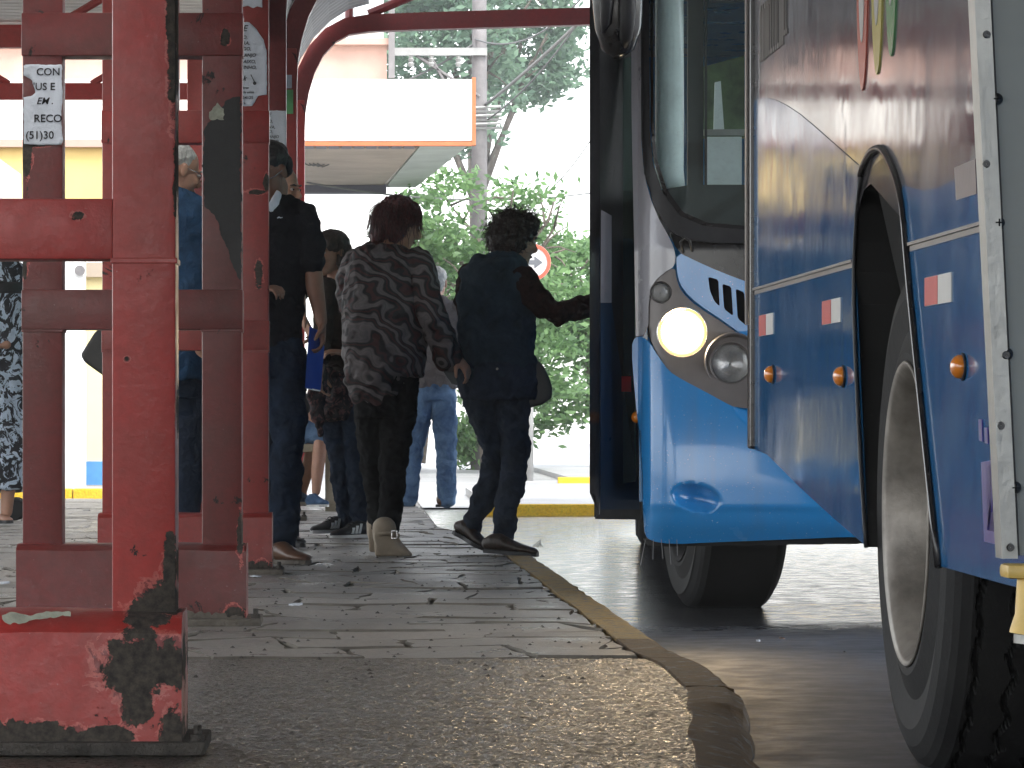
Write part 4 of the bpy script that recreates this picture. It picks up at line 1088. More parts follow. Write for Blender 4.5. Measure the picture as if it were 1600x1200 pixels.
# logo ovals with numerals
for (px_, col, zb, ch) in ((1349, 'lg_red', 1.36, 'U'), (1372, 'lg_yel', 1.375, 'C'), (1394, 'lg_gre', 1.395, 'S')):
    yc = 6873/(px_-500); n = 40; hh = .34
    ov = [(yc+.088*math.cos(2*math.pi*k/n), zb+hh+hh*math.sin(2*math.pi*k/n)) for k in range(n)]
    o = sideprism('logo_oval', ov, M[col], nb, .0035, .0)
    iv = [(yc+.05*math.cos(2*math.pi*k/n), zb+hh+.03+hh*.78*math.sin(2*math.pi*k/n)) for k in range(n)]
    mb = MB(); mb.prism(iv, lambda y, z: (nbx(y)-.0048, y, z), lambda y, z: (nbx(y)-.0037, y, z)); mb.build('white_inset', M['lg_whi'], o)
    mb = MB(); mb.prism([(yc-.03, zb+.34), (yc+.03, zb+.28), (yc+.03, zb+.295), (yc-.03, zb+.355)], lambda y, z: (nbx(y)-.006, y, z), lambda y, z: (nbx(y)-.005, y, z)); mb.build('logo_stroke', M['letter'], o)
# faint row of lettering
r = random.Random(5); mb = MB(); yy = 9.98
while yy > 9.42:
    wv = r.uniform(.02, .04); z0 = 1.60 + (0 if yy > 9.5 else .02); sub = r.choice((0, 1, 2))
    segs = [(yy-.010, yy, z0, z0+.15)]
    if sub: segs += [(yy-wv, yy, z0+.135, z0+.15)]
    if sub == 2: segs += [(yy-wv, yy-wv+.010, z0, z0+.15)]
    else: segs += [(yy-wv, yy, z0, z0+.013)]
    for (a, b_, c_, d_) in segs: mb.prism([(a, c_), (b_, c_), (b_, d_), (a, d_)], lambda y, z: (nbx(y)-.003, y, z), lambda y, z: (nbx(y)-.0005, y, z))
    yy -= wv+.016
mb.build('side_lettering', M['letter'], nb)
# dark and purple marks at the near end
def nbpoly(name, mat, pts, off=.003):
    return sideprism(name, [NBp(*p) for p in pts], mat, nb, off, -.0005)
nbpoly('brown_sticker', M['brownst'], [(1493, 262), (1526, 248), (1528, 303), (1496, 313)])
nbpoly('purple_mark', M['purple'], [(1535, 722), (1556, 718), (1558, 728), (1543, 732), (1545, 828), (1562, 832), (1562, 852), (1540, 846)])
nbpoly('purple_mark', M['purple'], [(1549, 745), (1553, 745), (1551, 800)])
nbpoly('purple_mark', M['purple'], [(1531, 655), (1536, 655), (1537, 690), (1532, 688)])
nbpoly('purple_mark', M['purple'], [(1540, 668), (1545, 668), (1546, 694), (1541, 692)])
# open door leaf standing out from the side
DD = 5.0
def lx(z): a, b_ = W(1525, 0, DD), W(1568, 870, DD); t = (z-a.z)/(b_.z-a.z); return a.x+(b_.x-a.x)*t
zb, zt = W(0, 868, DD).z, 2.5
dl = MB(); 
def leaf(off0, off1, z0, z1, y0, y1):
    m_ = MB(); q = []
    for (z, yy) in ((z0, y0), (z1, y0), (z1, y1), (z0, y1)): q.append((z, yy))
    m_.v = [(lx(z0)+off0, y0, z0), (lx(z0)+off1, y0, z0), (lx(z1)+off1, y0, z1), (lx(z1)+off0, y0, z1), (lx(z0)+off0, y1, z0), (lx(z0)+off1, y1, z0), (lx(z1)+off1, y1, z1), (lx(z1)+off0, y1, z1)]
    m_.f = [(0, 1, 2, 3), (7, 6, 5, 4), (0, 4, 5, 1), (3, 2, 6, 7), (0, 3, 7, 4), (1, 5, 6, 2)]; return m_
door = leaf(.002, .28, zb, zt, 5.0, 5.035).build('door', M['greydoor'], nb)
leaf(.0, .018, zb-.004, zt, 4.992, 4.9985).build('edge_trim', M['alu'], door)
leaf(-.004, .0, zb-.004, zt, 4.988, 5.04).build('edge_trim', M['alu'], door)
leaf(.0182, .0215, zb, zt, 4.9975, 4.9995).build('seal', M['rubber'], door)
for (px_, py_) in ((1540, 55), (1539, 257), (1570, 555), (1562, 665), (1577, 855)):
    p = W(px_, py_, DD); mb = MB(); mb.lathe([(0, .001), (0, .0045), (.004, .0055), (.006, .001)][::-1], (p.x, 4.986, p.z), 'y', 14); mb.build('rivet', M['screw'], door)
for (px_, py_) in ((1557, 155), (1560, 348), (1573, 553), (1586, 762)):
    p = W(px_, py_, DD); mb = MB(); mb.ell((p.x, 4.998, p.z), (.0085, .006, .0085), seg=18, rings=10); sc_ = mb.build('screw', M['screw'], door, smooth=True)
    mb = MB(); mb.box(p.x-.005, p.x+.005, 4.9905, 4.993, p.z-.001, p.z+.001); mb.box(p.x-.001, p.x+.001, 4.9905, 4.993, p.z-.005, p.z+.005); mb.build('slot', M['under'], sc_)
mb = MB(); a = W(1567, 878, DD); mb.box(a.x, a.x+.26, 4.965, 5.03, W(0, 903, DD).z, W(0, 881, DD).z, .006)
mb.loft([W(1612, 890, 4.99), W(1610, 960, 4.99), W(1608, 985, 4.99), W(1607, 992, 4.99)], [(.019, .02), (.021, .02), (.026, .024), (.026, .024)], (1, 0, 0), 16); mb.build('step_handle', M['yellow'], door, smooth=True, auto=40)
mb = MB(); mb.loft([W(1608, 992, 4.99), W(1607, 1006, 4.99)], [(.021, .02), (.020, .02)], (1, 0, 0), 16); mb.build('handle_foot', M['alu'], door)

# ================================================================ FAR BUS (front facing the camera)
YAW = R_(3.5); FX, FY = 1.025, 13.2
fb_ = empty('arriving_bus', (FX+1.25, FY+1, -.12), 'bright blue bus facing the camera, headlamp lit and front door open', 'bus')
ax = Vector((math.sin(YAW), math.cos(YAW), 0)); rt = Vector((math.cos(YAW), -math.sin(YAW), 0))
PXM = FY/FPX
def fbo(u, z):
    """outward offset of the front face; u metres from the left side, z height"""
    u2 = min(u, 2.5-u); R1 = .13
    o = -(R1 - math.sqrt(max(0, R1*R1-(R1-min(u2, R1))**2))) if u2 < R1 else 0
    o -= .05*max(0, 1.25-u2)**2*.6
    if z < .95: o += .07*math.sin(min(1, (.95-z)/.55)*math.pi/2)*min(1, u2/.06+.35)
    if z < .33: o -= .5*(.33-z)
    if z > 1.25: o -= .16*(z-1.25)
    return o
def fpt(px_, py_, e, extra=0.0, fnx=None):
    u = (px_-997)*PXM; z = HC-(py_-650)*PXM
    o = fbo(max(0, u), z) + e + extra
    if fnx: o += fnx(px_, py_)
    return Vector((FX, FY, 0)) + rt*(u*(1.0)) - ax*o + Vector((0, 0, z))
CXP = 997 + 1.25/PXM
def chamf(h, t=.14):
    o = []; n = len(h)
    for i in range(n):
        p, c, q = h[i-1], h[i], h[(i+1) % n]
        for r_ in (p, q):
            L = math.hypot(r_[0]-c[0], r_[1]-c[1]); k = min(t, 2.5/L); o.append((c[0]+(r_[0]-c[0])*k, c[1]+(r_[1]-c[1])*k))
    return o
def fpart(name, poly, mat, par, res=6, extra=0.0, thick=.02, holes=(), sm=2, mirror=True, fnx=None, hs=1):
    """outline in photo pixels of the front plane; mirrored copy about the bus centre line is its own part"""
    out = None
    p = smoothpoly(poly, sm) if sm else poly
    for mir in ((False, True) if mirror else (False,)):
        mb = MB(); f_ = (lambda a, b_, e: fpt(a, b_, e, extra, fnx)) if not mir else (lambda a, b_, e: fpt(2*CXP-a, b_, e, extra))
        patch(mb, p, res if not mir else res*2, f_, [smoothpoly(h, 1) if hs == 1 else chamf(h) for h in holes], thick)
        if not mir: mb.f = [f[::-1] for f in mb.f]
        o = mb.build(name, mat, par, smooth=True, auto=50)
        if not mir: out = o
    return out
# silver corner panel
fpart('silver_corner_panel', [(985, -900), (1000, -900), (999, 200), (1004, 270), (1020, 328), (1046, 376), (1053, 398), (1051, 416), (1036, 424), (1018, 440), (1011, 462), (1010, 523), (985, 524)], M['silver_far'], fb_, 5, 0, .03, sm=1)
# lower blue bumper
def dimple(a, b_):
    dx = (a-1084-(b_-778)*.45)/36; dy = (b_-778)/23; d = -.05*max(0, 1-(dx*dx+dy*dy)**1.1) if dx*dx+dy*dy < 1 else 0
    # convex left flank, crease along a diagonal
    t = (a-1142)/(1330-1142); yc = 640+t*200 if 0 <= t <= 1 else None
    if yc is not None:
        s = (b_-yc)
        if s < 0: d += -.045*min(1, -s/45)
    if b_ > 800: d += .006*math.sin((b_-800)/12)
    return d
bump_ol = [(984, 540), (990, 524), (1003, 526), (1012, 534), (1025, 556), (1042, 580), (1060, 592), (1098, 612), (1130, 630), (1145, 637), (1240, 640), (1400, 642), (1552, 642), (1552, 836), (1325, 838), (1240, 842), (1100, 848), (1050, 851), (1010, 846), (1003, 830), (999, 700), (990, 620)]
fpart('bumper', bump_ol, M['blue'], fb_, 3.0, .0, .05, sm=1, fnx=dimple)
fpart('bumper_underside', [(1004, 846), (1552, 836), (1552, 846), (1010, 856)], M['under'], fb_, 6, -.03, .2, sm=0)
# head lamp bezel
bez = [(1052, 417), (1036, 424), (1018, 440), (1011, 462), (1010, 520), (1025, 556), (1042, 580), (1060, 592), (1098, 612), (1130, 630), (1145, 637), (1200, 639), (1262, 640), (1262, 600), (1215, 575), (1184, 548), (1130, 506), (1085, 478), (1062, 456), (1054, 436)]
def circ(cx, cy, r, n=28): return [(cx+r*math.cos(2*math.pi*k/n), cy+r*math.sin(2*math.pi*k/n)) for k in range(n)]
lamps = [(1063, 519, 39), (1138, 568, 33), (1030, 456, 17), (1179, 619, 14)]
fpart('headlamp_bezel', bez, M['bezel'], fb_, 3.0, -.006, .03, holes=[circ(*l) for l in lamps], sm=1)
mb = MB(); patch(mb, bez, 6, lambda a, b_, e: fpt(a, b_, e, -.10)); o = mb.build('lamp_backing', M['under'], fb_)
def lampdisc(name, cx, cy, r, prof, mat, par, seg=40):
    """prof = (outward offset, radius factor)"""
    mb = MB(); q = len(prof)
    c = fpt(cx, cy, 0, -.006)
    rm = r*PXM; up_ = Vector((0, 0, 1))
    for (o_, k) in prof:
        for s_ in range(seg):
            t = 2*math.pi*s_/seg; mb.v.append(c + rt*(rm*k*math.cos(t)) + up_*(rm*k*math.sin(t)) - ax*o_)
    for i in range(q-1):
        for s_ in range(seg):
            s2 = (s_+1) % seg; mb.f.append((i*seg+s_, i*seg+s2, (i+1)*seg+s2, (i+1)*seg+s_))
    return mb.build(name, mat, par, smooth=True, auto=50)
for mir in (False, True):
    for k, (cx, cy, r_) in enumerate(lamps):
        X_ = cx if not mir else 2*CXP-cx
        ring = lampdisc('headlamp' if k < 2 else 'side_lamp', X_, cy, r_, [(-.03, 1.0), (.004, 1.04), (.008, 1.0), (.004, .93), (-.02, .9)] if k else [(-.03, 1.0), (.003, 1.03), (.006, .99), (.001, .96), (-.012, .95)], M['bezel'] if k else M['chrome'], fb_)
        lampdisc('reflector', X_, cy, r_, [(-.012, .92), (-.04, .8), (-.06, .5), (-.07, .05)], M['chrome'], ring)
        if k == 0:
            lampdisc('painted_glow_ring', X_, cy, r_, [(-.012, .95), (.001, .90), (.002, .84), (-.004, .80)], M['lamp_glow'], ring)  # added ring, its emission stands for the lamp's orange glow
            lampdisc('lit_lens', X_-1.5, cy-3, r_, [(-.008, .87), (.004, .70), (.012, .4), (.015, .02)], M['lit'], ring)
        else: lampdisc('lens', X_, cy, r_, [(-.006, .92), (.004, .7), (.010, .35), (.012, .02)], M['lens'], ring)
for mir in (0, 1):
    c = fpt(1063 if not mir else 2*CXP-1063, 519, .03)
    ld = bpy.data.lights.new('headlamp_beam', 'SPOT'); ld.energy = 5; ld.color = (1, .72, .42); ld.spot_size = R_(70); ld.spot_blend = .8; ld.shadow_soft_size = .07
    lo = bpy.data.objects.new('headlamp_beam', ld); COL.objects.link(lo); lo.parent = fb_; lo.location = c - worldloc(fb_) - ax*.03
    d = (-ax + Vector((-.06, 0, -.10))).normalized(); lo.rotation_euler = d.to_track_quat('-Z', 'Y').to_euler()
# raised ring round the second lamp
for mir in (0, 1):
    cx = 1142 if not mir else 2*CXP-1142
    lampdisc('lamp_surround', cx, 565, 46, [(-.012, 1.0), (.004, .985), (.008, .95), (.004, .90), (-.012, .86)], M['bezel'], fb_)
# hood with slots
hood = [(1053, 392), (1085, 408), (1120, 424), (1180, 447), (1240, 466), (1552, 500), (1552, 640), (1262, 640), (1262, 600), (1215, 573), (1184, 546), (1130, 503), (1087, 475), (1064, 452), (1055, 432)]
slots = [[(1103, 432), (1119, 437), (1121, 479), (1113, 471), (1106, 455)], [(1125, 443), (1139, 448), (1142, 494), (1128, 483)], [(1146, 451), (1159, 457), (1163, 509), (1149, 498)], [(1168, 459), (1184, 466), (1187, 532), (1173, 520)], [(1194, 470), (1212, 477), (1215, 550), (1198, 540)], [(1222, 480), (1240, 485), (1242, 565), (1226, 558)]]
fpart('front_hood', hood, M['blue'], fb_, 1.8, .004, .025, holes=slots, sm=1, hs=2)
mb = MB(); patch(mb, [(1090, 425), (1552, 490), (1552, 600), (1180, 540), (1100, 480)], 12, lambda a, b_, e: fpt(a, b_, e, -.05)); mb.build('grille_backing', M['under'], fb_)
# black cowl under the windscreen
fpart('wiper_cowl', [(1040, 352), (1100, 372), (1552, 384), (1552, 500), (1240, 467), (1180, 448), (1120, 425), (1085, 409), (1055, 393)], M['rubber_gloss'], fb_, 6, -.012, .03, sm=1)
mb = MB(); mb.tube([fpt(1064, 394, .012), fpt(1060, 378, .03), fpt(1066, 371, .035), fpt(1074, 376, .03), fpt(1078, 392, .012)], .005, 8); mb.build('cowl_latch', M['screw'], fb_, smooth=True)
mb = MB(); mb.tube([fpt(1170, 396, .02), fpt(1300, 372, .03), fpt(1500, 330, .035)], .009, 8); mb.build('wiper', M['rubber'], fb_, smooth=True)
# windscreen rubber
gin = [(1013, -900), (1013, 190), (1018, 250), (1033, 300), (1058, 336), (1096, 353), (1160, 359), (1552, 362)]
gout = [(1000, -900), (1000, 200), (1005, 268), (1021, 322), (1044, 360), (1072, 376), (1120, 380), (1552, 384)]
ring = gout + gin[::-1]
fpart('windscreen_rubber', ring, M['rubber'], fb_, 4, .008, .03, sm=0)
fpart('windscreen_gasket', [(a+1.5, b_) for a, b_ in gin] + [(a+6, b_-6) for a, b_ in gin[::-1]], M['rubber_gloss'], fb_, 3, .002, .02, sm=0, mirror=True)
mb = MB(); pl = [(1012, -900)] + gin + [(2*CXP-a, b_) for a, b_ in gin[::-1]]
patch(mb, gin + [(1552, -900)], 20, lambda a, b_, e: fpt(a, b_, e, -.012)); mb.build('windscreen', M['wglass'], fb_, smooth=True)
mb = MB(); patch(mb, gin + [(1552, -900)], 30, lambda a, b_, e: fpt(2*CXP-a, b_, e, -.012)); mb.build('windscreen', M['wglass'], fb_, smooth=True)
# cab interior
def cab(name, mat, pts, depth, th=.04, par=fb_):
    mb = MB(); mb.prism(pts, lambda a, b_: Vector((FX, FY, 0)) + rt*((a-997)*PXM) + ax*depth + Vector((0, 0, HC-(b_-650)*PXM)), lambda a, b_: Vector((FX, FY, 0)) + rt*((a-997)*PXM) + ax*(depth+th) + Vector((0, 0, HC-(b_-650)*PXM)))
    return mb.build(name, mat, par, recalc=True)
mb = MB(); mb.loft([Vector((FX, FY, 0))+rt*((1047-997)*PXM)+ax*.42+Vector((0, 0, HC-(y_-650)*PXM)) for y_ in (-700, 0, 150, 255, 283)], [(.052, .05), (.052, .05), (.053, .05), (.052, .05), (.058, .055)], rt, 20); mb.build('rolled_blind', M['pale_int'], fb_, smooth=True)
cab('dashboard', M['dark_int'], [(1020, 292), (1080, 282), (1552, 284), (2080, 284), (2080, 370), (1060, 372), (1030, 330)], .25, .4)
cab('cab_pillar', M['dark_int'], [(1082, -700), (1108, -700), (1106, 283), (1080, 283)], .75, .08)
cab('cab_pillar', M['rubber'], [(1108, -700), (1113, -700), (1112, 283), (1108, 283)], .72, .03)
cab('pale_partition', M['pale_int'], [(1114, 178), (1176, 178), (1176, 284), (1114, 284)], 1.1, .03)
cab('partition_rail', M['alu'], [(1112, 166), (1182, 166), (1182, 176), (1112, 176)], 1.08, .03)
cab('cab_curtain', M['green_int'], [(1114, 40), (1190, 20), (1190, 164), (1114, 164)], 1.6, .03)
cab('ticket_box', M['pale_int'], [(1134, 78), (1144, 76), (1146, 118), (1150, 160), (1132, 160)], 1.3, .04)
cab('sun_visor', M['dark_int'], [(1110, -300), (2080, -300), (2080, -20), (1110, -10)], .3, .02)
mb = MB(); mb.tube([Vector((FX, FY, 0))+rt*(1.75+.22*math.cos(t))+ax*(.65+.1*math.sin(t))+Vector((0, 0, 1.35+.2*math.sin(t))) for t in [2*math.pi*k/24 for k in range(25)]], .014, 8); mb.build('steering_wheel', M['rubber'], fb_)
# bus body behind the face
def fb3(u, d, z): return Vector((FX, FY, 0)) + rt*u + ax*d + Vector((0, 0, z))
def side_outline():
    p = [(.25, .34), (1.15, .34)]
    p += [(1.75+.60*math.cos(math.pi-math.pi*k/12), .34+.60*math.sin(math.pi*k/12)) for k in range(13)]
    p += [(8.3, .34)] + [(8.9+.60*math.cos(math.pi-math.pi*k/12), .34+.60*math.sin(math.pi*k/12)) for k in range(13)] + [(11.6, .36), (11.7, .5), (11.7, 1.3), (.25, 1.3)]
    return p
for (u0, u1) in ((0.0, .03), (2.47, 2.5)):
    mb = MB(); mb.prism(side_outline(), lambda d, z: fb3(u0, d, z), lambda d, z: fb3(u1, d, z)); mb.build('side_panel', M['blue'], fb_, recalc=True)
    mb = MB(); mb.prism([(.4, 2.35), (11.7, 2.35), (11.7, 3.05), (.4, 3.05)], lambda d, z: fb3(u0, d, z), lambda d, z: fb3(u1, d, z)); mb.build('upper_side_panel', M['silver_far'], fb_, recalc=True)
    for k in range(7):
        if u0 == 0 and k == 0: continue
        d0 = 1.35+k*1.48
        mb = MB(); mb.prism([(d0, 1.3), (d0+.07, 1.3), (d0+.07, 2.35), (d0, 2.35)], lambda d, z: fb3(u0, d, z), lambda d, z: fb3(u1, d, z)); mb.build('window_post', M['rubber'], fb_, recalc=True)
        mb = MB(); mb.prism([(d0+.07, 1.3), (d0+1.48, 1.3), (d0+1.48, 2.35), (d0+.07, 2.35)], lambda d, z: fb3(u0+.012, d, z), lambda d, z: fb3(u0+.018, d, z)); mb.build('window', M['sglass'], fb_, recalc=True)
mb = MB(); mb.prism([(.2, .42), (11.65, .42), (11.65, .62), (.2, .62)], lambda d, z: fb3(.1, d, z), lambda d, z: fb3(2.4, d, z)); mb.build('underbody', M['under'], fb_, recalc=True)
mb = MB(); mb.prism([(.3, 3.05), (11.7, 3.05), (11.6, 3.15), (.45, 3.15)], lambda d, z: fb3(.02, d, z), lambda d, z: fb3(2.48, d, z)); mb.build('roof_panel', M['silver_far'], fb_, recalc=True)
mb = MB(); mb.prism([(11.65, .36), (11.7, .36), (11.7, 3.1), (11.65, 3.1)], lambda d, z: fb3(.03, d, z), lambda d, z: fb3(2.47, d, z)); mb.build('rear_wall', M['blue'], fb_, recalc=True)
mb = MB(); mb.prism([(.31, .63), (11.6, .63), (11.6, .66), (.31, .66)], lambda d, z: fb3(.04, d, z), lambda d, z: fb3(2.46, d, z)); mb.build('cabin_floor', M['dark_int'], fb_, recalc=True)
# wheels of the far bus, front pair steered a little
def bw(u, d, steer, outm):
    p = fb3(u, d, 0); wheel(p.x, p.y, road_z(p.y)+.50, .50, .36, fb_, grooves=False, out=outm, steer=steer, rimm='under', tym='under')
bw(.18, 1.62, R_(5), -1); bw(2.05, 1.62, R_(5), 1)
bw(.12, 8.9, -YAW, -1); bw(2.38, 8.9, -YAW, 1); bw(.42, 8.9, -YAW, -1)
# open door leaf
ho = Vector((1.056, 13.62, 0)); ou = Vector((.865, 13.35, 0)); dv = ho-ou; dn = Vector((-dv.y, dv.x, 0)).normalized()*-1
def dpt(px_, py_, e=0):
    t = (px_-925)/(1000-925); p = ou + dv*t; s_ = FPX/p.y; return Vector((p.x, p.y, HC-(py_-650)/s_)) + Vector((-.35, -.94, 0))*e
def dpart(name, poly, mat, par, e0, e1, sm=0):
    p = smoothpoly(poly, sm) if sm else poly
    mb = MB(); mb.prism(p, lambda a, b_: dpt(a, b_, e1), lambda a, b_: dpt(a, b_, e0)); return mb.build(name, mat, par, recalc=True)
dr = dpart('front_door', [(922, -800), (999, -800), (1001, 812), (929, 811), (929, 770), (922, 770)], M['rubber'], fb_, -.02, .0)
dpart('paint_strip', [(939, 328), (955, 337), (955, 473), (938, 473)], M['silver_far'], dr, .0005, .004)
dpart('paint_strip', [(938, 473.5), (955, 473.5), (957, 768), (999, 768), (1000, 796), (938, 796)], M['blue_door'], dr, .0005, .004)
dpart('door_glass', [(974, 92), (994, 86), (994, 752), (974, 755)], M['dglass'], dr, .001, .006, 0)
dpart('glass_backing', [(974, 92), (994, 86), (994, 752), (974, 755)], M['pale_int'], dr, -.001, .0008, 0)
dpart('outer_seal', [(922, -800), (937, -800), (937, 804), (929, 808), (929, 770), (922, 770)], M['rubber_gloss'], dr, .0005, .012)
dpart('red_reflector', [(972, 588), (987, 588), (987, 612), (972, 612)], M['redlens'], dr, .007, .010)
mb = MB(); p = fb3(-.01, .22, 0); mb.ell((p.x, p.y, HC-(652-650)*FY/FPX), (.02, .03, .022)); mb.build('side_repeater', M['amber'], fb_, smooth=True)
# mirror
mb = MB()
def mp(px_, py_, D_): return W(px_, py_, D_)
mb.loft([mp(962, -120, 12.75), mp(962, -60, 12.74), mp(965, 0, 12.73), mp(966, 45, 12.73), mp(966, 78, 12.74), mp(966, 90, 12.75)], [(.09, .05), (.095, .06), (.088, .06), (.08, .055), (.055, .045), (.02, .02)], (1, 0, 0), 24)
mr = mb.build('mirror', M['rubber_gloss'], fb_, smooth=True)
mb = MB(); mb.loft([mp(948, -60, 12.66), mp(948, 5, 12.66), mp(946, 36, 12.67), mp(942, 52, 12.69)], [(.026, .02), (.024, .02), (.018, .015), (.004, .004)], (1, 0, 0), 16); mb.build('mirror_housing', M['rubber'], mr, smooth=True)
mb = MB(); mb.loft([mp(980, -60, 12.66), mp(980, 20, 12.66), mp(978, 60, 12.68), mp(976, 74, 12.7)], [(.030, .02), (.030, .02), (.022, .016), (.006, .006)], (1, 0, 0), 16); mb.build('mirror_housing', M['rubber'], mr, smooth=True)
mb = MB(); mb.tube([mp(965, -90, 12.75), mp(985, -220, 12.9), mp(1010, -300, 13.15)], .02, 10); mb.build('mirror_arm', M['rubber'], mr, smooth=True)

# ================================================================ PEOPLE
def frame_from(f, up=(0, 0, 1)):
    f = Vector(f).normalized(); u = Vector(up); r = f.cross(u).normalized(); u = r.cross(f).normalized()
    return Matrix((r, f, u)).transposed()      # columns: right, front, up

class Person:
    def __init__(s, D, foot, label, voxel=.0065):
        s.D = D; s.vox = voxel; p = s.P(foot[0], foot[1]); s.root = empty('person', (p.x, D, 0), label, 'person'); s.B = MB()
    def P(s, px_, py_, dd=0.0): return W(px_, py_, s.D) + Vector((0, dd, 0))
    def chain(s, mb, pts, infl=0.0, seg=14):
        """pts = (px, py, dd, r) or (px, py, dd, r_lateral, r_depth)"""
        P_ = [s.P(*p[:3]) for p in pts]; rr = [((p[3]+infl), ((p[4] if len(p) > 4 else p[3])+infl)) for p in pts]
        mb.loft(P_, rr, (1, 0, 0), seg, dome=True)
    def torso(s, mb, st, infl=0.0, depth=.62, seg=24):
        """st = (py, pxl, pxr, dd[, depth ratio])"""
        P_ = []; rr = []
        for t in st:
            P_.append(s.P((t[1]+t[2])/2, t[0], t[3])); r = (t[2]-t[1])/2*s.D/FPX + infl; k = t[4] if len(t) > 4 else depth; rr.append((r, r*k))
        mb.loft(P_, rr, (1, 0, 0), seg, dome=False)
    def head(s, c, f, up=(0, 0, 1), k=1.0, neck=None, jaw=1.0):
        C = s.P(*c); Mx = frame_from(f, up); s.hC, s.hM, s.hk = C, Mx, k
        def q(x, y, z): return C + Mx @ Vector((x*k, y*k, z*k))
        def e(c_, r_, seg=18): s.B.ell(q(*c_), tuple(a*k for a in r_), Mx, seg, 12)
        e((0, -.012, .028), (.074, .094, .088)); e((0, .030, -.035), (.060*jaw, .062, .078)); e((0, .062, -.098), (.030*jaw, .028, .024))
        e((0, .01, -.075), (.052*jaw, .06, .035))
        s.B.loft([q(0, .086, .015), q(0, .100, -.010), q(0, .113, -.030), q(0, .104, -.042)], [(.008*k, .008*k), (.009*k, .01*k), (.014*k, .012*k), (.016*k, .008*k)], Mx @ Vector((1, 0, 0)), 10, dome=True)
        e((0, .078, .020), (.05, .014, .010)); e((0, .083, -.066), (.024, .012, .006)); e((0, .082, -.076), (.021, .012, .007))
        for sx_ in (-1, 1):
            e((sx_*.030, .074, -.030), (.024, .018, .022)); e((sx_*.077, -.008, -.010), (.008, .019, .031)); e((sx_*.079, -.012, .008), (.009, .014, .012))
        if neck is not None:
            s.B.loft([q(0, -.015, -.03), q(0, -.022, -.085), s.P(*neck), s.P(neck[0], neck[1]+14, neck[2])], [(.05*k, .054*k), (.049*k, .052*k), (.054*k, .056*k), (.075*k, .06*k)], Mx @ Vector((1, 0, 0)), 16, dome=True)
    def face(s, brow='hair_black'):
        C, Mx, k = s.hC, s.hM, s.hk
        def q(x, y, z): return C + Mx @ Vector((x*k, y*k, z*k))
        for sx_ in (-1, 1):
            mb = MB(); mb.ell(q(sx_*.031, .083, .002), (.012*k, .009*k, .007*k), Mx, 12, 8); ey = mb.build('eye', M['eye'], s.bodyo, smooth=True)
            mb = MB(); mb.ell(q(sx_*.031, .0905, .002), (.005*k, .003*k, .005*k), Mx, 10, 6); mb.build('iris', M['iris'], ey, smooth=True)
            mb = MB(); mb.tube([q(sx_*.014, .094, .020), q(sx_*.032, .092, .025), q(sx_*.050, .080, .020)], [.0035*k, .0045*k, .002*k], 6); mb.build('eyebrow', M[brow], s.bodyo, smooth=True)
        mb = MB(); mb.loft([q(-.02, .086, -.069), q(-.008, .0955, -.068), q(.008, .0955, -.068), q(.02, .086, -.069)], [(.003*k, .004*k), (.004*k, .0055*k), (.004*k, .0055*k), (.003*k, .004*k)], Mx @ Vector((0, 1, 0)), 8, dome=True)
        mb.build('lips', M['skin_dark'], s.bodyo, smooth=True)
    def hand(s, w_, d, n, k=1.0, curl=.5, spread=.12, mb=None, fist=False, thumb=1):
        """w_ wrist (px,py,dd); d direction of the hand, n palm normal (curl direction)"""
        mb = mb or s.B; w0 = s.P(*w_) if not isinstance(w_, Vector) else w_; d = Vector(d).normalized(); n = Vector(n); n = (n - d*n.dot(d)).normalized(); sd_ = d.cross(n).normalized()
        mb.loft([w0 - d*.02*k, w0 + d*.015*k, w0 + d*.05*k, w0 + d*.085*k], [(.026*k, .020*k), (.030*k, .018*k), (.040*k, .016*k), (.038*k, .013*k)], sd_, 14, dome=True)
        for i, (o, L) in enumerate(((-.031, .070), (-.0105, .080), (.0105, .074), (.030, .060))):
            p = w0 + d*.085*k + sd_*o*k; dirn = (d + sd_*(o*spread*25)).normalized(); pts = [p - dirn*.02*k, p]; a = 0
            for j, fr in enumerate((.45, .32, .25)):
                a += curl*(.7 if j == 0 else 1.0)
                dd_ = (dirn*math.cos(a) + n*math.sin(a)).normalized(); p = p + dd_*L*k*fr; pts.append(p)
            mb.loft(pts, [(.0092*k,)*2, (.0095*k,)*2, (.0088*k,)*2, (.0082*k,)*2, (.0068*k,)*2], None, 10, dome=True)
        b0 = w0 + d*.02*k - sd_*.026*k*thumb; t1 = (d*.6 - sd_*.75*thumb + n*.35).normalized(); t2 = (d*.85 - sd_*.25*thumb + n*.55).normalized()
        mb.loft([b0, b0 + t1*.035*k, b0 + t1*.035*k + t2*.03*k, b0 + t1*.035*k + t2*.052*k], [(.014*k,)*2, (.0125*k,)*2, (.0105*k,)*2, (.008*k,)*2], None, 10, dome=True)
        return w0, d, n, sd_
    def body(s, mat='skin'):
        s.bodyo = s.mk('body', s.B, mat, 0, s.vox, sm=3); return s.bodyo
    def mk(s, name, mb, mat, folds=0.0, vox=None, sm=4, fs=.14, par=None, hf=0.0):
        o = mb.build(name, M[mat] if isinstance(mat, str) else mat, par or s.root, smooth=True)
        md = o.modifiers.new('r', 'REMESH'); md.mode = 'VOXEL'; md.voxel_size = vox or s.vox; md.use_smooth_shade = True
        md = o.modifiers.new('s', 'SMOOTH'); md.iterations = sm; md.factor = .5
        if folds:
            for q_, (sz, st) in enumerate(((fs, folds), (fs*.42, folds*.5))):
                t = bpy.data.textures.new('folds', 'CLOUDS'); t.noise_scale = sz; t.noise_depth = 1
                md = o.modifiers.new('d', 'DISPLACE'); md.texture = t; md.strength = st; md.mid_level = .36; md.texture_coords = 'LOCAL'
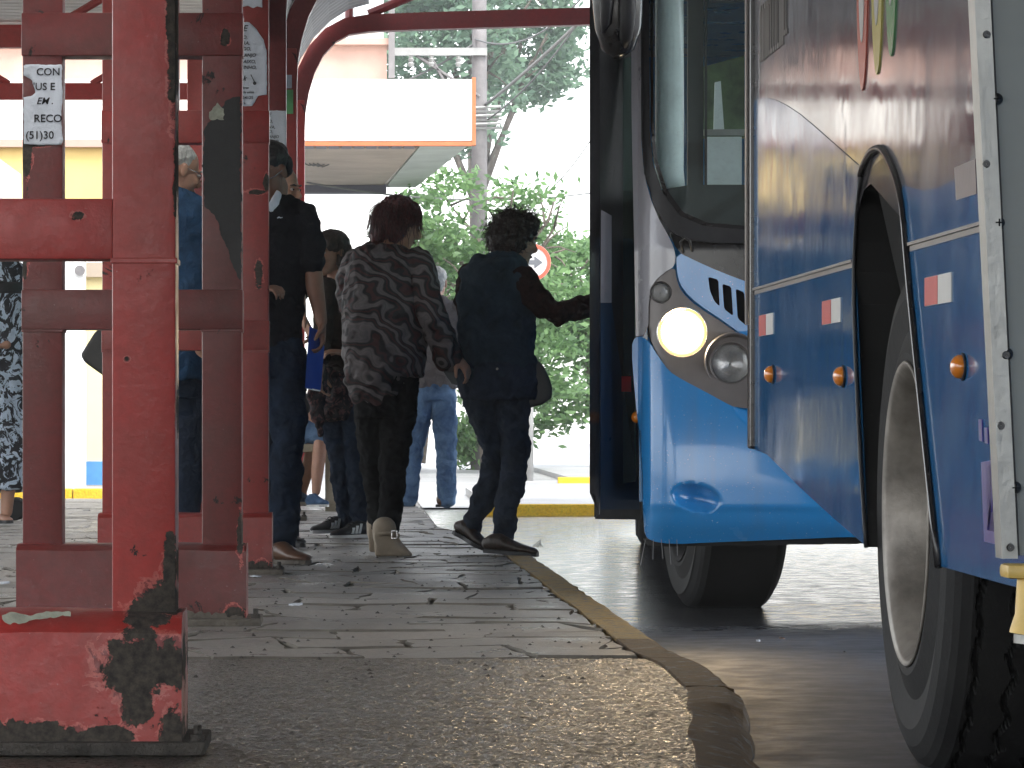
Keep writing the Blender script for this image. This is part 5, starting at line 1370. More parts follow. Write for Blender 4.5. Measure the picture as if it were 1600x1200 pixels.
        if hf:
            t = bpy.data.textures.new('strands', 'CLOUDS'); t.noise_scale = .018; t.noise_depth = 3
            md = o.modifiers.new('h', 'DISPLACE'); md.texture = t; md.strength = hf; md.mid_level = .5
        return o
    def leg(s, mb, pts, infl=0.0): s.chain(mb, pts, infl, 18)
    def shoe(s, heel, toe, h=.085, wdt=.042, mat='rubber', name='shoe', soles=None, par=None, lift=0.0, dd=None):
        """heel, toe = (px, py, dd) at the sole"""
        a, b_ = s.P(*heel), s.P(*toe); d = b_-a; L = d.length; u = Vector((0, 0, 1)); d.normalize(); lat = d.cross(u).normalized(); up = lat.cross(d).normalized()
        mb = MB(); st = [(-.0, .78, .62), (.10, .92, .80), (.25, .95, .84), (.45, .92, .62), (.65, 1.05, .45), (.82, 1.0, .36), (.93, .8, .30), (1.0, .45, .22)]
        mb.loft([a + d*(L*t) + up*(h*hh*.5+.010) for t, wv, hh in st], [(wdt*wv, h*hh*.5) for t, wv, hh in st], lat, 18, dome=True)
        o = s.mk(name, mb, mat, 0, .006, 3)
        mb = MB(); n = 12; out = []
        for k in range(n):
            t = k/(n-1); wv = (.85, .95, .92, .86, .84, .90, 1.0, 1.06, 1.02, .9, .68, .3)[k]; out.append((t, wv*wdt))
        ring_ = [(t, wv) for t, wv in out] + [(t, -wv) for t, wv in out[::-1]]
        mb.prism(ring_, lambda t, v: a + d*(L*(t*1.05-.02)) + lat*v*1.05 + up*.016, lambda t, v: a + d*(L*(t*1.05-.02)) + lat*v*1.05 - up*.002)
        mb.build('sole', M[soles or 'rubber'], o, recalc=True); return o, a, b_, d, lat, up
    def strands(s, name, n, mat, rx, length, curl, fall, seed, region=None, rad=.0016, par=None, spread=1.0):
        r = random.Random(seed); mb = MB(); C, Mx, k = s.hC, s.hM, s.hk
        for _ in range(n):
            while True:
                v = Vector((r.gauss(0, 1), r.gauss(0, 1), r.gauss(0, 1))).normalized()
                if (region or (lambda v: v.z > -.3 and v.y < .55))(v): break
            p = C + Mx @ Vector((v.x*rx[0]*k, v.y*rx[1]*k-.012, v.z*rx[2]*k+.025)); dirn = ((Mx @ v) + Vector((0, 0, -1))*(1.1*max(0, v.z) if fall > .2 else 0)).normalized(); pts = [p]
            L = length*r.uniform(.6, 1.15); ph = r.uniform(0, 6.3); nn = 9
            a1 = dirn.orthogonal().normalized(); a2 = dirn.cross(a1)
            for j in range(1, nn):
                dirn = (dirn*(1-fall) + Vector((0, 0, -1))*fall + Vector((r.uniform(-1, 1), r.uniform(-1, 1), r.uniform(-1, 1)))*.12*spread).normalized()
                p = p + dirn*L/nn; pts.append(p + (a1*math.cos(ph+j*1.5) + a2*math.sin(ph+j*1.5))*curl)
            mb.loft(pts, [(rad*(1-.06*j),)*2 for j in range(nn)], None, 4)
        return mb.build(name, M[mat], par or s.root, smooth=True)
    def hairblob(s, ells, mat, name='hair', hf=.012, vox=.006):
        mb = MB(); C, Mx, k = s.hC, s.hM, s.hk
        for c_, r_ in ells: mb.ell(C + Mx @ Vector(tuple(a*k for a in c_)), tuple(a*k for a in r_), Mx, 20, 14)
        return s.mk(name, mb, mat, .012, vox, 2, .05, hf=hf)

# ---- woman in the denim vest reaching for the bus
p = Person(17.4, (790, 866), 'curly-haired woman in denim vest reaching for the bus, dark shoulder bag at her hip')
p.head((806, 373, 0), (.93, .30, -.22), k=.98, neck=(786, 402, -.02))
T = [(404, 766, 806, 0, .8), (414, 742, 826, 0, .55), (432, 726, 836, 0, .55), (470, 718, 834, 0, .60), (520, 720, 830, 0, .62), (560, 722, 832, 0, .66), (590, 722, 836, 0, .72)]
p.torso(p.B, [(a, b_+5, c-5, d, e) for a, b_, c, d, e in T])
hipst = [(570, 722, 834, 0, .72), (596, 718, 838, 0, .78), (622, 722, 834, 0, .80)]
LR = [(803, 610, .02, .088, .095), (802, 660, .02, .078), (806, 705, .02, .062), (803, 730, .0, .056), (797, 775, .0, .058), (789, 820, .02, .045), (786, 850, .02, .040)]
LL = [(752, 608, .06, .088, .095), (760, 650, .08, .076), (774, 695, .06, .060), (775, 725, .10, .055), (760, 775, .16, .056), (743, 815, .2, .042), (738, 836, .2, .038)]
for L in (LR, LL): p.leg(p.B, L, -.016)
armR = [(814, 436, -.04, .062), (832, 462, -.06, .058), (852, 482, -.08, .052), (872, 491, -.09, .050), (898, 484, -.06, .047), (925, 478, -.02, .043), (950, 472, .02, .032), (965, 470, .03, .026)]
p.chain(p.B, armR, -.012)
p.hand((967, 470, .03), (.9, .1, .12), (.3, .9, -.2), k=.95, curl=.35)
armL = [(738, 430, .05, .052), (730, 470, .16, .046), (742, 520, .24, .04), (775, 545, .30, .032), (800, 540, .33, .026)]
p.chain(p.B, armL, -.010); p.hand((802, 539, .33), (1, .2, -.1), (0, -.4, -1), k=.9, curl=.8)
p.body('skin'); p.face()
mb = MB(); p.torso(mb, T, .006); mb.ell(p.P(814, 434, -.03), (.058, .066, .060)); mb.ell(p.P(738, 433, .04), (.05, .06, .055)); mb.ell(p.P(784, 414, -.02), (.10, .098, .044)); p.mk('denim_vest', mb, 'denim_vest', 0.040, fs=.10)
mb = MB(); mb.loft([p.P(765, 402, .03), p.P(780, 397, -.06), p.P(800, 399, -.07), p.P(818, 412, -.03)], [(.02, .03), (.022, .034), (.022, .034), (.018, .024)], (0, 0, 1), 12, dome=True); p.mk('collar', mb, 'denim_vest', .008)
mb = MB(); mb.loft([p.P(718, 577, -.0), p.P(745, 581, -.10), p.P(780, 584, -.12), p.P(815, 586, -.10), p.P(838, 588, 0)], [(.028, .012)]*5, (0, 0, 1), 12, dome=True); p.mk('hem_band', mb, 'denim_vest', .004)
mb = MB(); mb.lathe([(0, .001), (0, .006), (.003, .006), (.004, .001)], (p.P(775, 577).x, p.D-.145, p.P(775, 577).z), 'y', 12); mb.build('button', M['alu'], p.root)
mb = MB(); p.chain(mb, armR, .006); p.mk('sleeve', mb, 'sleeve', .024, fs=.07)
mb = MB(); p.chain(mb, armL, .006); p.mk('sleeve', mb, 'sleeve', 0.028, fs=.07)
mb = MB(); p.torso(mb, hipst, .004); p.leg(mb, LR, -.004); p.leg(mb, LL, -.004); p.mk('jeans', mb, 'denim', 0.034, fs=.07)
p.shoe((762, 863, .02), (836, 868, -.10), .10, .044, 'hair_brown', 'shoe'); p.shoe((716, 836, .24), (762, 862, .14), .09, .042, 'hair_brown', 'shoe')
mb = MB(); L_ = p.P(836, 860, -.1)
for q_ in range(3): mb.tube([L_ + Vector((-.01*q_, -.03, .02)), L_ + Vector((.02, -.04, .035+.01*q_)), L_ + Vector((.03-.01*q_, -.035, .02))], .002, 5)
mb.build('lace', M['hair_brown'], p.root)
hair = p.hairblob([((0, -.02, .045), (.098, .108, .085)), ((0, -.075, -.01), (.088, .062, .085)), ((.06, -.03, -.01), (.04, .07, .07)), ((-.06, -.03, -.01), (.04, .07, .07)), ((0, .05, .085), (.07, .045, .035))], 'hair_curl', hf=.035)
p.strands('curls', 520, 'hair_curl', (.092, .108, .098), .075, .0085, .12, 3, lambda v: v.y < .62 and v.z > -.75 and not (v.y > .2 and v.z < .35), rad=.0017, par=hair, spread=2.2)
bg_ = empty('shoulder_bag', (p.P(838, 600).x, p.D-.02, p.P(838, 638).z), 'dark soft shoulder bag hanging at the hip of the denim vest woman', 'bag')
mb = MB(); mb.prism([(818, 560), (832, 556), (848, 570), (858, 590), (863, 606), (862, 622), (848, 632), (822, 639), (812, 636), (806, 600)], lambda a, b_: p.P(a, b_, -.03), lambda a, b_: p.P(a, b_, .12))
o = mb.build('pouch', M['bag'], bg_, smooth=True, recalc=True)
md = o.modifiers.new('r', 'REMESH'); md.mode = 'VOXEL'; md.voxel_size = .007; md.use_smooth_shade = True; md = o.modifiers.new('s', 'SMOOTH'); md.iterations = 9
mb = MB(); mb.tube([p.P(826, 566, .10), p.P(812, 500, .12), p.P(790, 430, .12), p.P(772, 408, .08)], .008, 8); mb.build('strap', M['bag'], bg_, smooth=True)

# ---- woman in the swirl print blouse
p = Person(17.25, (605, 868), 'woman with dark red hair in a swirl-print blouse, black trousers and beige wedge boots')
p.head((627, 347, 0), (.86, .30, -.36), k=.98, neck=(604, 382, .0))
T = [(384, 585, 632, 0, .8), (396, 560, 652, 0, .6), (420, 545, 665, 0, .6), (460, 539, 670, 0, .62), (510, 540, 664, 0, .68), (560, 540, 660, 0, .74), (588, 546, 656, 0, .76)]
p.torso(p.B, [(a, b_+8, c-8, d, e) for a, b_, c, d, e in T])
LR = [(622, 600, 0, .096, .10), (620, 650, 0, .086), (616, 700, 0, .064), (615, 740, 0, .058), (612, 785, 0, .050), (609, 822, 0, .044)]
LL = [(582, 600, .05, .096, .10), (582, 650, .05, .084), (582, 700, .06, .062), (585, 740, .08, .056), (588, 785, .10, .048), (592, 822, .12, .042)]
for L in (LR, LL): p.leg(p.B, L, -.016)
armR = [(652, 408, -.04, .058), (662, 440, -.06, .055), (670, 480, -.08, .050), (680, 510, -.08, .046), (696, 535, -.05, .042), (712, 556, -.02, .036)]
p.chain(p.B, armR, -.014); p.hand((712, 556, -.02), (.6, .1, -.75), (-.6, .5, -.5), k=.92, curl=.5)
armL = [(556, 412, .05, .056), (548, 460, .14, .05), (560, 505, .24, .044), (600, 520, .32, .034), (625, 510, .34, .028)]
p.chain(p.B, armL, -.012); p.hand((626, 509, .34), (1, .1, .1), (0, -.5, -1), k=.9, curl=.8)
p.body('skin'); p.face()
mb = MB(); p.torso(mb, T, .008)
p.torso(mb, [(575, 538, 658, 0, .78), (592, 545, 662, 0, .78), (604, 575, 664, -.02, .7), (612, 605, 660, -.04, .6)], .006)
p.chain(mb, [(652, 408, -.04, .062), (662, 440, -.06, .064), (670, 480, -.08, .062), (682, 512, -.08, .064), (694, 540, -.05, .062), (700, 556, -.03, .058)])
p.chain(mb, armL, .010); p.mk('print_blouse', mb, 'swirl', .042, fs=.12)
mb = MB(); p.torso(mb, [(566, 553, 650, .02, .85), (620, 553, 650, .02, .85), (650, 556, 648, .02, .85)], 0); p.leg(mb, LR, -.003); p.leg(mb, LL, -.003); p.mk('black_trousers', mb, 'black_cl', 0.030, fs=.08)
M['beige_boot'] = simple('beige_suede_boot', (0.30, 0.245, 0.18), 0.7, 0, 0.2, 12, 0.3)
for (dx, dd_, nm) in ((0, -.05, 0), (-9, .14, 1)):
    mb = MB()
    mb.loft([p.P(600+dx, 822-4*nm, dd_), p.P(601+dx, 836-4*nm, dd_), p.P(606+dx, 846-4*nm, dd_), p.P(620+dx, 856-4*nm, dd_), p.P(636+dx, 864-4*nm, dd_), p.P(641+dx, 866-4*nm, dd_)], [(.055, .045), (.058, .046), (.060, .044), (.038, .042), (.018, .036), (.010, .02)], (.6, 0, .8), 18, dome=True)
    mb.prism([(584+dx, 832-4*nm), (612+dx, 848-4*nm), (640+dx, 862-4*nm), (642+dx, 868-4*nm), (586+dx, 868-4*nm), (585+dx, 850-4*nm)], lambda a, b_: p.P(a, b_, dd_-.034), lambda a, b_: p.P(a, b_, dd_+.034))
    bt = p.mk('wedge_boot', mb, 'beige_boot', 0, .006, 3)
    if nm == 0:
        c0 = p.P(612, 829, dd_-.052); c1 = p.P(619, 839, dd_-.052); mb = MB()
        for (xa, xb, za_, zb_) in ((c0.x-.004, c1.x+.004, c0.z, c0.z+.005), (c0.x-.004, c1.x+.004, c1.z-.005, c1.z), (c0.x-.004, c0.x+.001, c1.z, c0.z), (c1.x-.001, c1.x+.004, c1.z, c0.z)): mb.box(xa, xb, p.D+dd_-.064, p.D+dd_-.054, za_, zb_)
        mb.build('buckle', M['chrome'], bt)
        mb = MB(); mb.tube([p.P(588, 834, dd_-.05), p.P(605, 832, dd_-.056), p.P(624, 836, dd_-.05)], .009, 8); mb.build('ankle_strap', M['beige_boot'], bt, smooth=True)
hair = p.hairblob([((0, -.02, .04), (.090, .106, .078)), ((0, -.065, -.03), (.085, .062, .090)), ((.055, -.035, -.04), (.034, .058, .075)), ((-.055, -.035, -.04), (.034, .058, .075)), ((0, -.09, -.085), (.06, .035, .06))], 'hair_red', hf=.024)
p.strands('locks', 620, 'hair_red', (.088, .106, .09), .16, .004, .36, 5, lambda v: v.y < .35 and v.z > -.6 and not (v.y > .0 and v.z < .25), rad=.0017, par=hair, spread=1.6)
mb = MB(); c_ = p.hC + p.hM @ Vector((.082, -.005, -.048)); mb.tube([c_, c_ + Vector((0, -.004, -.016)), c_ + Vector((.002, -.004, -.034))], [.002, .004, .0025], 8); mb.build('earring', M['chrome'], p.bodyo, smooth=True)

# ---- man in the black polo
p = Person(16.4, (430, 880), 'man in glasses and black polo, looking down beside the third red post')
p.head((419, 268, 0), (-.52, -.70, -.48), k=1.04, neck=(428, 312, .05))
T = [(306, 404, 452, .05, .8), (318, 384, 474, .05, .6), (340, 368, 488, .05, .6), (390, 366, 486, .05, .62), (450, 370, 472, .05, .68), (500, 370, 466, .05, .72), (540, 368, 468, .05, .74)]
p.torso(p.B, [(a, b_+6, c-6, d, e) for a, b_, c, d, e in T])
LR = [(446, 560, .03, .092), (446, 620, .02, .082), (450, 690, .0, .066), (448, 730, .0, .062), (444, 790, .03, .056), (440, 850, .03, .05)]
LL = [(396, 560, .08, .092), (394, 620, .08, .082), (396, 690, .08, .066), (400, 730, .08, .062), (404, 790, .12, .056), (408, 845, .14, .05)]
for L in (LR, LL): p.leg(p.B, L, -.014)
armR = [(470, 340, .02, .060), (482, 380, .02, .054), (489, 425, .02, .044), (493, 455, .0, .040), (498, 480, -.03, .033), (502, 502, -.05, .028)]
armL = [(384, 345, .02, .060), (372, 400, -.02, .052), (368, 450, -.12, .044), (385, 470, -.25, .034), (402, 462, -.32, .028)]
p.chain(p.B, armR); p.chain(p.B, armL); p.hand((503, 504, -.05), (.05, -.1, -1), (-.95, -.1, -.1), k=1.02, curl=.62, thumb=1)
p.hand((404, 461, -.32), (.7, -.5, .2), (0, .2, -1), k=1.0, curl=.7)
p.body('skin_dark'); p.face()
mb = MB(); p.torso(mb, T, .010); p.chain(mb, [(470, 340, .02, .066), (480, 375, .02, .066), (484, 404, .02, .062)], .004); p.chain(mb, armL[:3], .012); p.mk('black_polo', mb, 'black_polo', 0.036, fs=.11)
mb = MB(); mb.loft([p.P(436, 303, -.05), p.P(430, 318, -.10), p.P(422, 330, -.13)], [(.010, .02), (.014, .024), (.008, .02)], (.7, 0, .7), 10, dome=True); p.mk('white_collar', mb, 'paper', .0)
mb = MB(); a = p.P(434, 343, -.118); mb.tube([a, a+Vector((.008, -.001, .004)), a+Vector((.016, -.001, .001)), a+Vector((.024, 0, .004))], [.002, .0035, .002, .001], 6); mb.build('chest_emblem', M['paper'], p.root)
mb = MB(); p.torso(mb, [(536, 370, 470, .05, .76), (560, 368, 470, .05, .8), (590, 366, 470, .05, .8)], .0); p.leg(mb, LR, .005); p.leg(mb, LL, .005); p.mk('dark_jeans', mb, 'denim_dark', 0.036, fs=.085)
M['brown_shoe'] = simple('brown_leather_shoe', (0.10, 0.05, 0.028), 0.4, 0, 0.2, 12, 0.2)
p.shoe((430, 880, -.0), (481, 878, -.22), .105, .048, 'brown_shoe', soles='cement'); p.shoe((405, 874, .16), (440, 872, -.05), .105, .048, 'brown_shoe', soles='cement')
p.hairblob([((0, -.03, .05), (.081, .092, .072)), ((0, -.07, .0), (.076, .04, .07))], 'hair_black', hf=.006)
C, Mx = p.hC, p.hM; mb = MB()
for sx_ in (-1, 1):
    pts = [C + Mx @ Vector((sx_*.032+.024*math.cos(t), .104, -.002+.015*math.sin(t))) for t in [2*math.pi*k/18 for k in range(19)]]; mb.tube(pts, .0016, 6)
    mb.tube([C + Mx @ Vector((sx_*.056, .100, .002)), C + Mx @ Vector((sx_*.082, .06, .004)), C + Mx @ Vector((sx_*.083, -.01, .004))], .0016, 6)
mb.tube([C + Mx @ Vector((-.009, .106, .0)), C + Mx @ Vector((.009, .106, .0))], .0016, 6)
gl = mb.build('spectacles', M['chrome'], loc=tuple(C)); tag(gl, 'thin wire spectacles worn by the man looking down in the black polo', 'glasses')
fo = empty('blue_folder', (p.P(490, 608).x, p.D-.03, p.P(490, 608).z), 'bright blue plastic folder held edge-on in the black polo man\'s hand', 'folder')
mb = MB(); mb.prism([(484, 511), (499, 517), (498, 535), (507, 542), (501, 611), (477, 606), (480, 560)], lambda a, b_: p.P(a, b_, -.085+(a-490)*.003), lambda a, b_: p.P(a, b_, -.065+(a-490)*.003)); mb.build('cover', M['folder'], fo, recalc=True)
mb = MB(); mb.prism([(478, 605), (501, 610), (500, 612), (478, 607.5)], lambda a, b_: p.P(a, b_, -.09), lambda a, b_: p.P(a, b_, -.06)); mb.build('paper_edge', M['paper'], fo, recalc=True)

# ---- man in black behind him (arm, shoes)
p = Person(18.3, (440, 852), 'man in a black shirt mostly hidden behind the black polo man, forearm and shoes visible')
p.head((440, 295, 0), (.8, -.5, -.1), k=1.0, neck=(437, 335, .03))
T = [(330, 418, 458, .05, .8), (345, 402, 472, .05, .6), (370, 398, 476, .05, .6), (430, 400, 470, .05, .62), (490, 402, 466, .05, .7), (540, 400, 466, .05, .74)]
p.torso(p.B, [(a, b_+6, c-6, d, e) for a, b_, c, d, e in T])
LR = [(446, 560, .03, .088), (446, 620, .02, .078), (446, 700, .0, .062), (446, 770, .03, .054), (448, 838, .03, .048)]
LL = [(412, 560, .08, .088), (410, 620, .08, .078), (412, 700, .08, .062), (414, 770, .12, .054), (416, 835, .14, .048)]
for L in (LR, LL): p.leg(p.B, L, -.014)
arm = [(460, 372, 0, .055), (464, 415, -.02, .052), (464, 455, -.04, .044), (468, 480, -.16, .036), (471, 495, -.24, .028)]
p.chain(p.B, arm); p.hand((472, 497, -.24), (.45, -.3, -.8), (-.8, -.3, -.2), k=1.0, curl=.6)
p.body('skin'); p.face()
mb = MB(); p.torso(mb, T, .012); p.chain(mb, arm[:3], .014); p.mk('black_shirt', mb, 'black_cl', .02)
mb = MB(); p.torso(mb, [(540, 402, 466, .05, .8), (575, 400, 464, .05, .8)], 0); p.leg(mb, LR, .004); p.leg(mb, LL, .004); p.mk('trousers', mb, 'navy', .02, fs=.09)
p.shoe((440, 856, 0), (472, 853, -.16), .1, .046, 'rubber'); p.shoe((416, 848, .14), (462, 838, .05), .1, .046, 'rubber')
p.hairblob([((0, -.03, .05), (.081, .092, .072)), ((0, -.07, .0), (.076, .04, .07))], 'hair_black', hf=.006)

# ---- young woman
p = Person(19.9, (540, 838), 'young woman with long brown hair, brown top and black striped sneakers, facing left')
p.head((516, 394, 0), (-.66, -.70, -.10), k=1.0, neck=(527, 428, .02))
T = [(430, 516, 548, .02, .8), (440, 506, 562, .02, .6), (460, 503, 568, .02, .6), (500, 505, 566, .02, .62), (540, 507, 562, .02, .68), (580, 503, 566, .02, .74)]
p.torso(p.B, [(a, b_+5, c-5, d, e) for a, b_, c, d, e in T])
LR = [(553, 600, .03, .086), (555, 660, .02, .074), (558, 710, .0, .056), (560, 750, .0, .052), (563, 800, .03, .042), (566, 818, .03, .042)]
LL = [(522, 600, .08, .086), (524, 660, .06, .074), (532, 710, .05, .056), (536, 750, .06, .052), (541, 798, .08, .042), (543, 815, .08, .042)]
for L in (LR, LL): p.leg(p.B, L, -.014)
a1 = [(512, 450, -.02, .046), (505, 490, -.04, .042), (504, 530, -.06, .036), (503, 560, -.1, .029), (502, 580, -.12, .024)]
a2 = [(560, 450, .02, .046), (566, 490, .04, .042), (564, 530, .0, .036), (550, 550, -.1, .029), (540, 552, -.14, .024)]
p.chain(p.B, a1, -.006); p.chain(p.B, a2, -.006); p.hand((502, 582, -.12), (0, -.1, -1), (.8, -.3, 0), k=.9, curl=.5); p.hand((538, 552, -.14), (-1, -.2, .1), (0, .2, -1), k=.9, curl=.6)
p.body('skin'); p.face('hair_brown')
mb = MB(); p.torso(mb, T, .008); p.chain(mb, a1[:4], .012); p.chain(mb, a2[:4], .012); p.mk('brown_top', mb, 'brown_top', .02, fs=.1)
mb = MB(); p.torso(mb, [(575, 498, 566, .03, .8), (600, 496, 568, .03, .85), (630, 494, 566, .03, .85), (655, 500, 560, .03, .8)], .004)
mb.loft([p.P(500, 580, -.1), p.P(495, 620, -.12), p.P(497, 655, -.12), p.P(501, 678, -.12)], [(.035, .02), (.04, .02), (.03, .02), (.008, .01)], (1, 0, 0), 12, dome=True); p.mk('floral_tunic', mb, 'skirt', .034, fs=.07)
mb = MB(); p.leg(mb, LR, .004); p.leg(mb, LL, .004); p.mk('indigo_jeans', mb, 'denim_dark', 0.028, fs=.07)
for (h_, t_) in (((572, 839, .0), (519, 840, -.12)), ((536, 832, .10), (488, 833, -.02))):
    o, a, b_, d, lat, up = p.shoe(h_, t_, .095, .044, 'rubber', 'sneaker', soles='lg_whi')
    sd2 = lat if lat.y < 0 else -lat
    for q_ in range(3):
        mb = MB(); c_ = a.lerp(b_, .36+.10*q_); mb.prism([(0, .022), (.014, .022), (.036-.004*q_, .074-.010*q_), (.022-.004*q_, .074-.010*q_)], lambda u, v: c_ - d*u*.9 + up*v + sd2*(.050-.22*max(0, v-.03)), lambda u, v: c_ - d*u*.9 + up*v + sd2*(.034-.22*max(0, v-.03))); mb.build('stripe', M['lg_whi'], o, recalc=True)
    mb = MB()
    for q_ in range(4):
        c_ = a.lerp(b_, .42+.08*q_) + up*(.078-.011*q_); mb.tube([c_ - lat*.022, c_ + up*.006, c_ + lat*.022], .003, 6)
    mb.build('laces', M['rubber_gloss'], o, smooth=True)
hair = p.hairblob([((0, -.02, .045), (.088, .102, .076)), ((0, -.06, -.03), (.084, .055, .09)), ((.0, -.07, -.13), (.075, .04, .09)), ((.06, -.02, -.08), (.028, .05, .1)), ((-.06, -.03, -.05), (.026, .045, .08))], 'hair_brown', hf=.008)
p.strands('locks', 300, 'hair_brown', (.086, .10, .088), .2, .002, .5, 9, lambda v: v.y < .2 and v.z > -.4 and not (v.y > .0 and v.z < .25), rad=.0015, par=hair, spread=.7)

# ---- grey haired man far off
p = Person(26.6, (668, 790), 'grey-haired man in a taupe jacket and light blue jeans, seen from behind, legs apart', .008)
p.head((681, 442, 0), (.25, .95, -.05), k=1.0, neck=(678, 466, -.01))
T = [(462, 666, 694, 0, .8), (470, 652, 706, 0, .6), (486, 644, 713, 0, .6), (530, 645, 712, 0, .66), (570, 646, 712, 0, .7), (606, 646, 712, 0, .74)]
p.torso(p.B, [(a, b_+4, c-4, d, e) for a, b_, c, d, e in T])
LR = [(692, 622, 0, .09), (695, 660, 0, .08), (697, 700, 0, .065), (698, 740, .0, .06), (698, 780, 0, .056)]
LL = [(660, 622, .0, .09), (652, 660, .03, .08), (646, 700, .05, .065), (642, 740, .05, .06), (638, 780, .06, .056)]
for L in (LR, LL): p.leg(p.B, L, -.014)
for sg_ in (-1, 1):
    a = [(679+sg_*30, 485, 0, .056), (679+sg_*34, 520, .02, .052), (679+sg_*33, 555, .08, .046), (679+sg_*20, 570, .25, .036), (679+sg_*10, 570, .3, .028)]
    p.chain(p.B, a, -.008); p.hand((679+sg_*8, 570, .3), (-sg_, .2, 0), (0, 0, -1), k=1, curl=.6)
    mb = MB(); p.chain(mb, a[:4], .008); p.mk('sleeve', mb, 'taupe', .02)
p.body('skin'); p.face('hair_grey')
mb = MB(); p.torso(mb, T, .010); p.mk('taupe_jacket', mb, 'taupe', .028, fs=.1)
mb = MB(); p.torso(mb, [(600, 650, 710, 0, .8), (625, 648, 712, 0, .8)], 0); p.leg(mb, LR, .006); p.leg(mb, LL, .006); p.mk('blue_jeans', mb, 'denim_mid', .026, fs=.08)
p.shoe((690, 792, 0), (701, 787, .25), .1, .048, 'brown_shoe'); p.shoe((640, 792, .05), (632, 788, .3), .1, .048, 'brown_shoe')
p.hairblob([((0, -.025, .045), (.083, .096, .072)), ((0, -.07, -.01), (.078, .042, .078))], 'hair_grey', hf=.008)
sb = empty('sling_bag', (p.P(700, 600).x, p.D-.2, p.P(700, 610).z), 'black sling bag at the side of the grey-haired man', 'bag')
mb = MB(); mb.prism([(690, 560), (712, 566), (720, 604), (704, 600), (692, 582)], lambda a, b_: p.P(a, b_, -.24), lambda a, b_: p.P(a, b_, -.17)); mb.build('pouch', M['bag'], sb, recalc=True)
mb = MB(); mb.tube([p.P(655, 474, -.12), p.P(680, 520, -.20), p.P(700, 566, -.22)], .014, 8); mb.build('strap', M['bag'], sb, smooth=True)

# ---- seated person on the far bench
p = Person(25.2, (495, 790), 'seated person in light denim shorts and blue sneakers on the far bench', .008)
p.head((432, 520, .25), (.9, -.3, -.1), k=1.0, neck=(436, 550, .25))
T = [(548, 424, 446, .25, .8), (556, 414, 458, .25, .7), (580, 412, 462, .25, .7), (630, 414, 462, .25, .7), (670, 414, 464, .25, .8)]
p.torso(p.B, [(a, b_+4, c-4, d, e) for a, b_, c, d, e in T])
LR = [(448, 672, .2, .085), (480, 670, .05, .082), (504, 674, 0, .066), (500, 700, 0, .055), (496, 735, .0, .050), (494, 768, 0, .036)]
LL = [(448, 672, .35, .085), (470, 672, .35, .08), (492, 676, .35, .066), (486, 710, .35, .055), (478, 740, .35, .05), (472, 770, .35, .036)]
for L in (LR, LL): p.leg(p.B, L, -.006)
a = [(452, 575, .1, .05), (462, 610, .02, .046), (474, 640, -.06, .04), (485, 650, -.08, .032), (492, 655, -.08, .028)]
p.chain(p.B, a); p.hand((493, 655, -.08), (.9, -.1, -.3), (0, 0, -1), k=1, curl=.4)
p.body('skin'); p.face()
mb = MB(); p.torso(mb, T, .012); p.chain(mb, a[:3], .014); p.mk('black_shirt', mb, 'black_cl', .02)
mb = MB(); p.leg(mb, LR[:3], .012); p.leg(mb, LL[:3], .012); p.mk('denim_shorts', mb, 'denim_mid', .02, fs=.08)
p.shoe((484, 792, -.02), (512, 791, -.08), .1, .048, 'denim_mid', 'sneaker', soles='lg_whi'); p.shoe((462, 790, .35), (490, 789, .3), .1, .048, 'denim_mid', 'sneaker', soles='lg_whi')
p.hairblob([((0, -.03, .05), (.081, .092, .072)), ((0, -.07, .0), (.076, .04, .07))], 'hair_black', hf=.008)
bn = empty('concrete_bench', (W(470, 790, 25.4).x, 25.4, 0), 'beige concrete bench under the seated person, its worn leg visible', 'bench')
a, b_ = W(425, 694, 25.3), W(528, 706, 25.3); bbox('seat_slab', M['beige'], bn, a.x, b_.x, 25.2, 25.65, b_.z, a.z, .008)
a, b_ = W(508, 707, 25.25), W(527, 795, 25.25); bbox('leg', M['beige'], bn, a.x, b_.x, 25.22, 25.6, 0, a.z, .006)
a, b_ = W(430, 707, 25.25), W(448, 795, 25.25); bbox('leg', M['beige'], bn, a.x, b_.x, 25.22, 25.6, 0, a.z, .006)

# ---- man in blue shirt behind the frames
p = Person(16.9, (240, 868), 'grey-haired man with glasses in a blue work shirt, standing behind the two front red frames')
p.head((280, 266, 0), (.80, .42, -.30), k=1.04, neck=(264, 298, .0))
T = [(290, 240, 290, 0, .8), (302, 208, 316, 0, .6), (325, 190, 330, 0, .6), (380, 178, 332, 0, .62), (450, 172, 330, 0, .68), (520, 174, 328, 0, .74), (590, 180, 326, 0, .78)]
p.torso(p.B, [(a, b_+8, c-8, d, e) for a, b_, c, d, e in T])
LR = [(288, 610, 0, .105), (290, 670, 0, .09), (292, 730, 0, .07), (290, 790, 0, .062), (288, 850, 0, .055)]
LL = [(222, 610, .0, .105), (208, 670, .0, .09), (194, 730, 0, .07), (186, 790, 0, .06), (182, 850, 0, .055)]
for L in (LR, LL): p.leg(p.B, L, -.014)
for a in ([(322, 335, 0, .062), (332, 400, -.02, .054), (330, 460, -.06, .046), (318, 500, -.2, .036), (308, 512, -.26, .028)], [(194, 335, 0, .062), (182, 400, .02, .054), (182, 460, .04, .048), (186, 520, .0, .036), (188, 545, .0, .028)]):
    p.chain(p.B, a, -.006); p.hand(a[-1][:3], (0, -.2, -1), (1, 0, 0), k=1, curl=.5)
    mb = MB(); p.chain(mb, a[:4], .010); p.mk('sleeve', mb, 'blueshirt', .026, fs=.09)
p.body('skin'); p.face('hair_grey')
mb = MB(); p.torso(mb, T, .012); p.mk('blue_shirt', mb, 'blueshirt', .045, fs=.13)
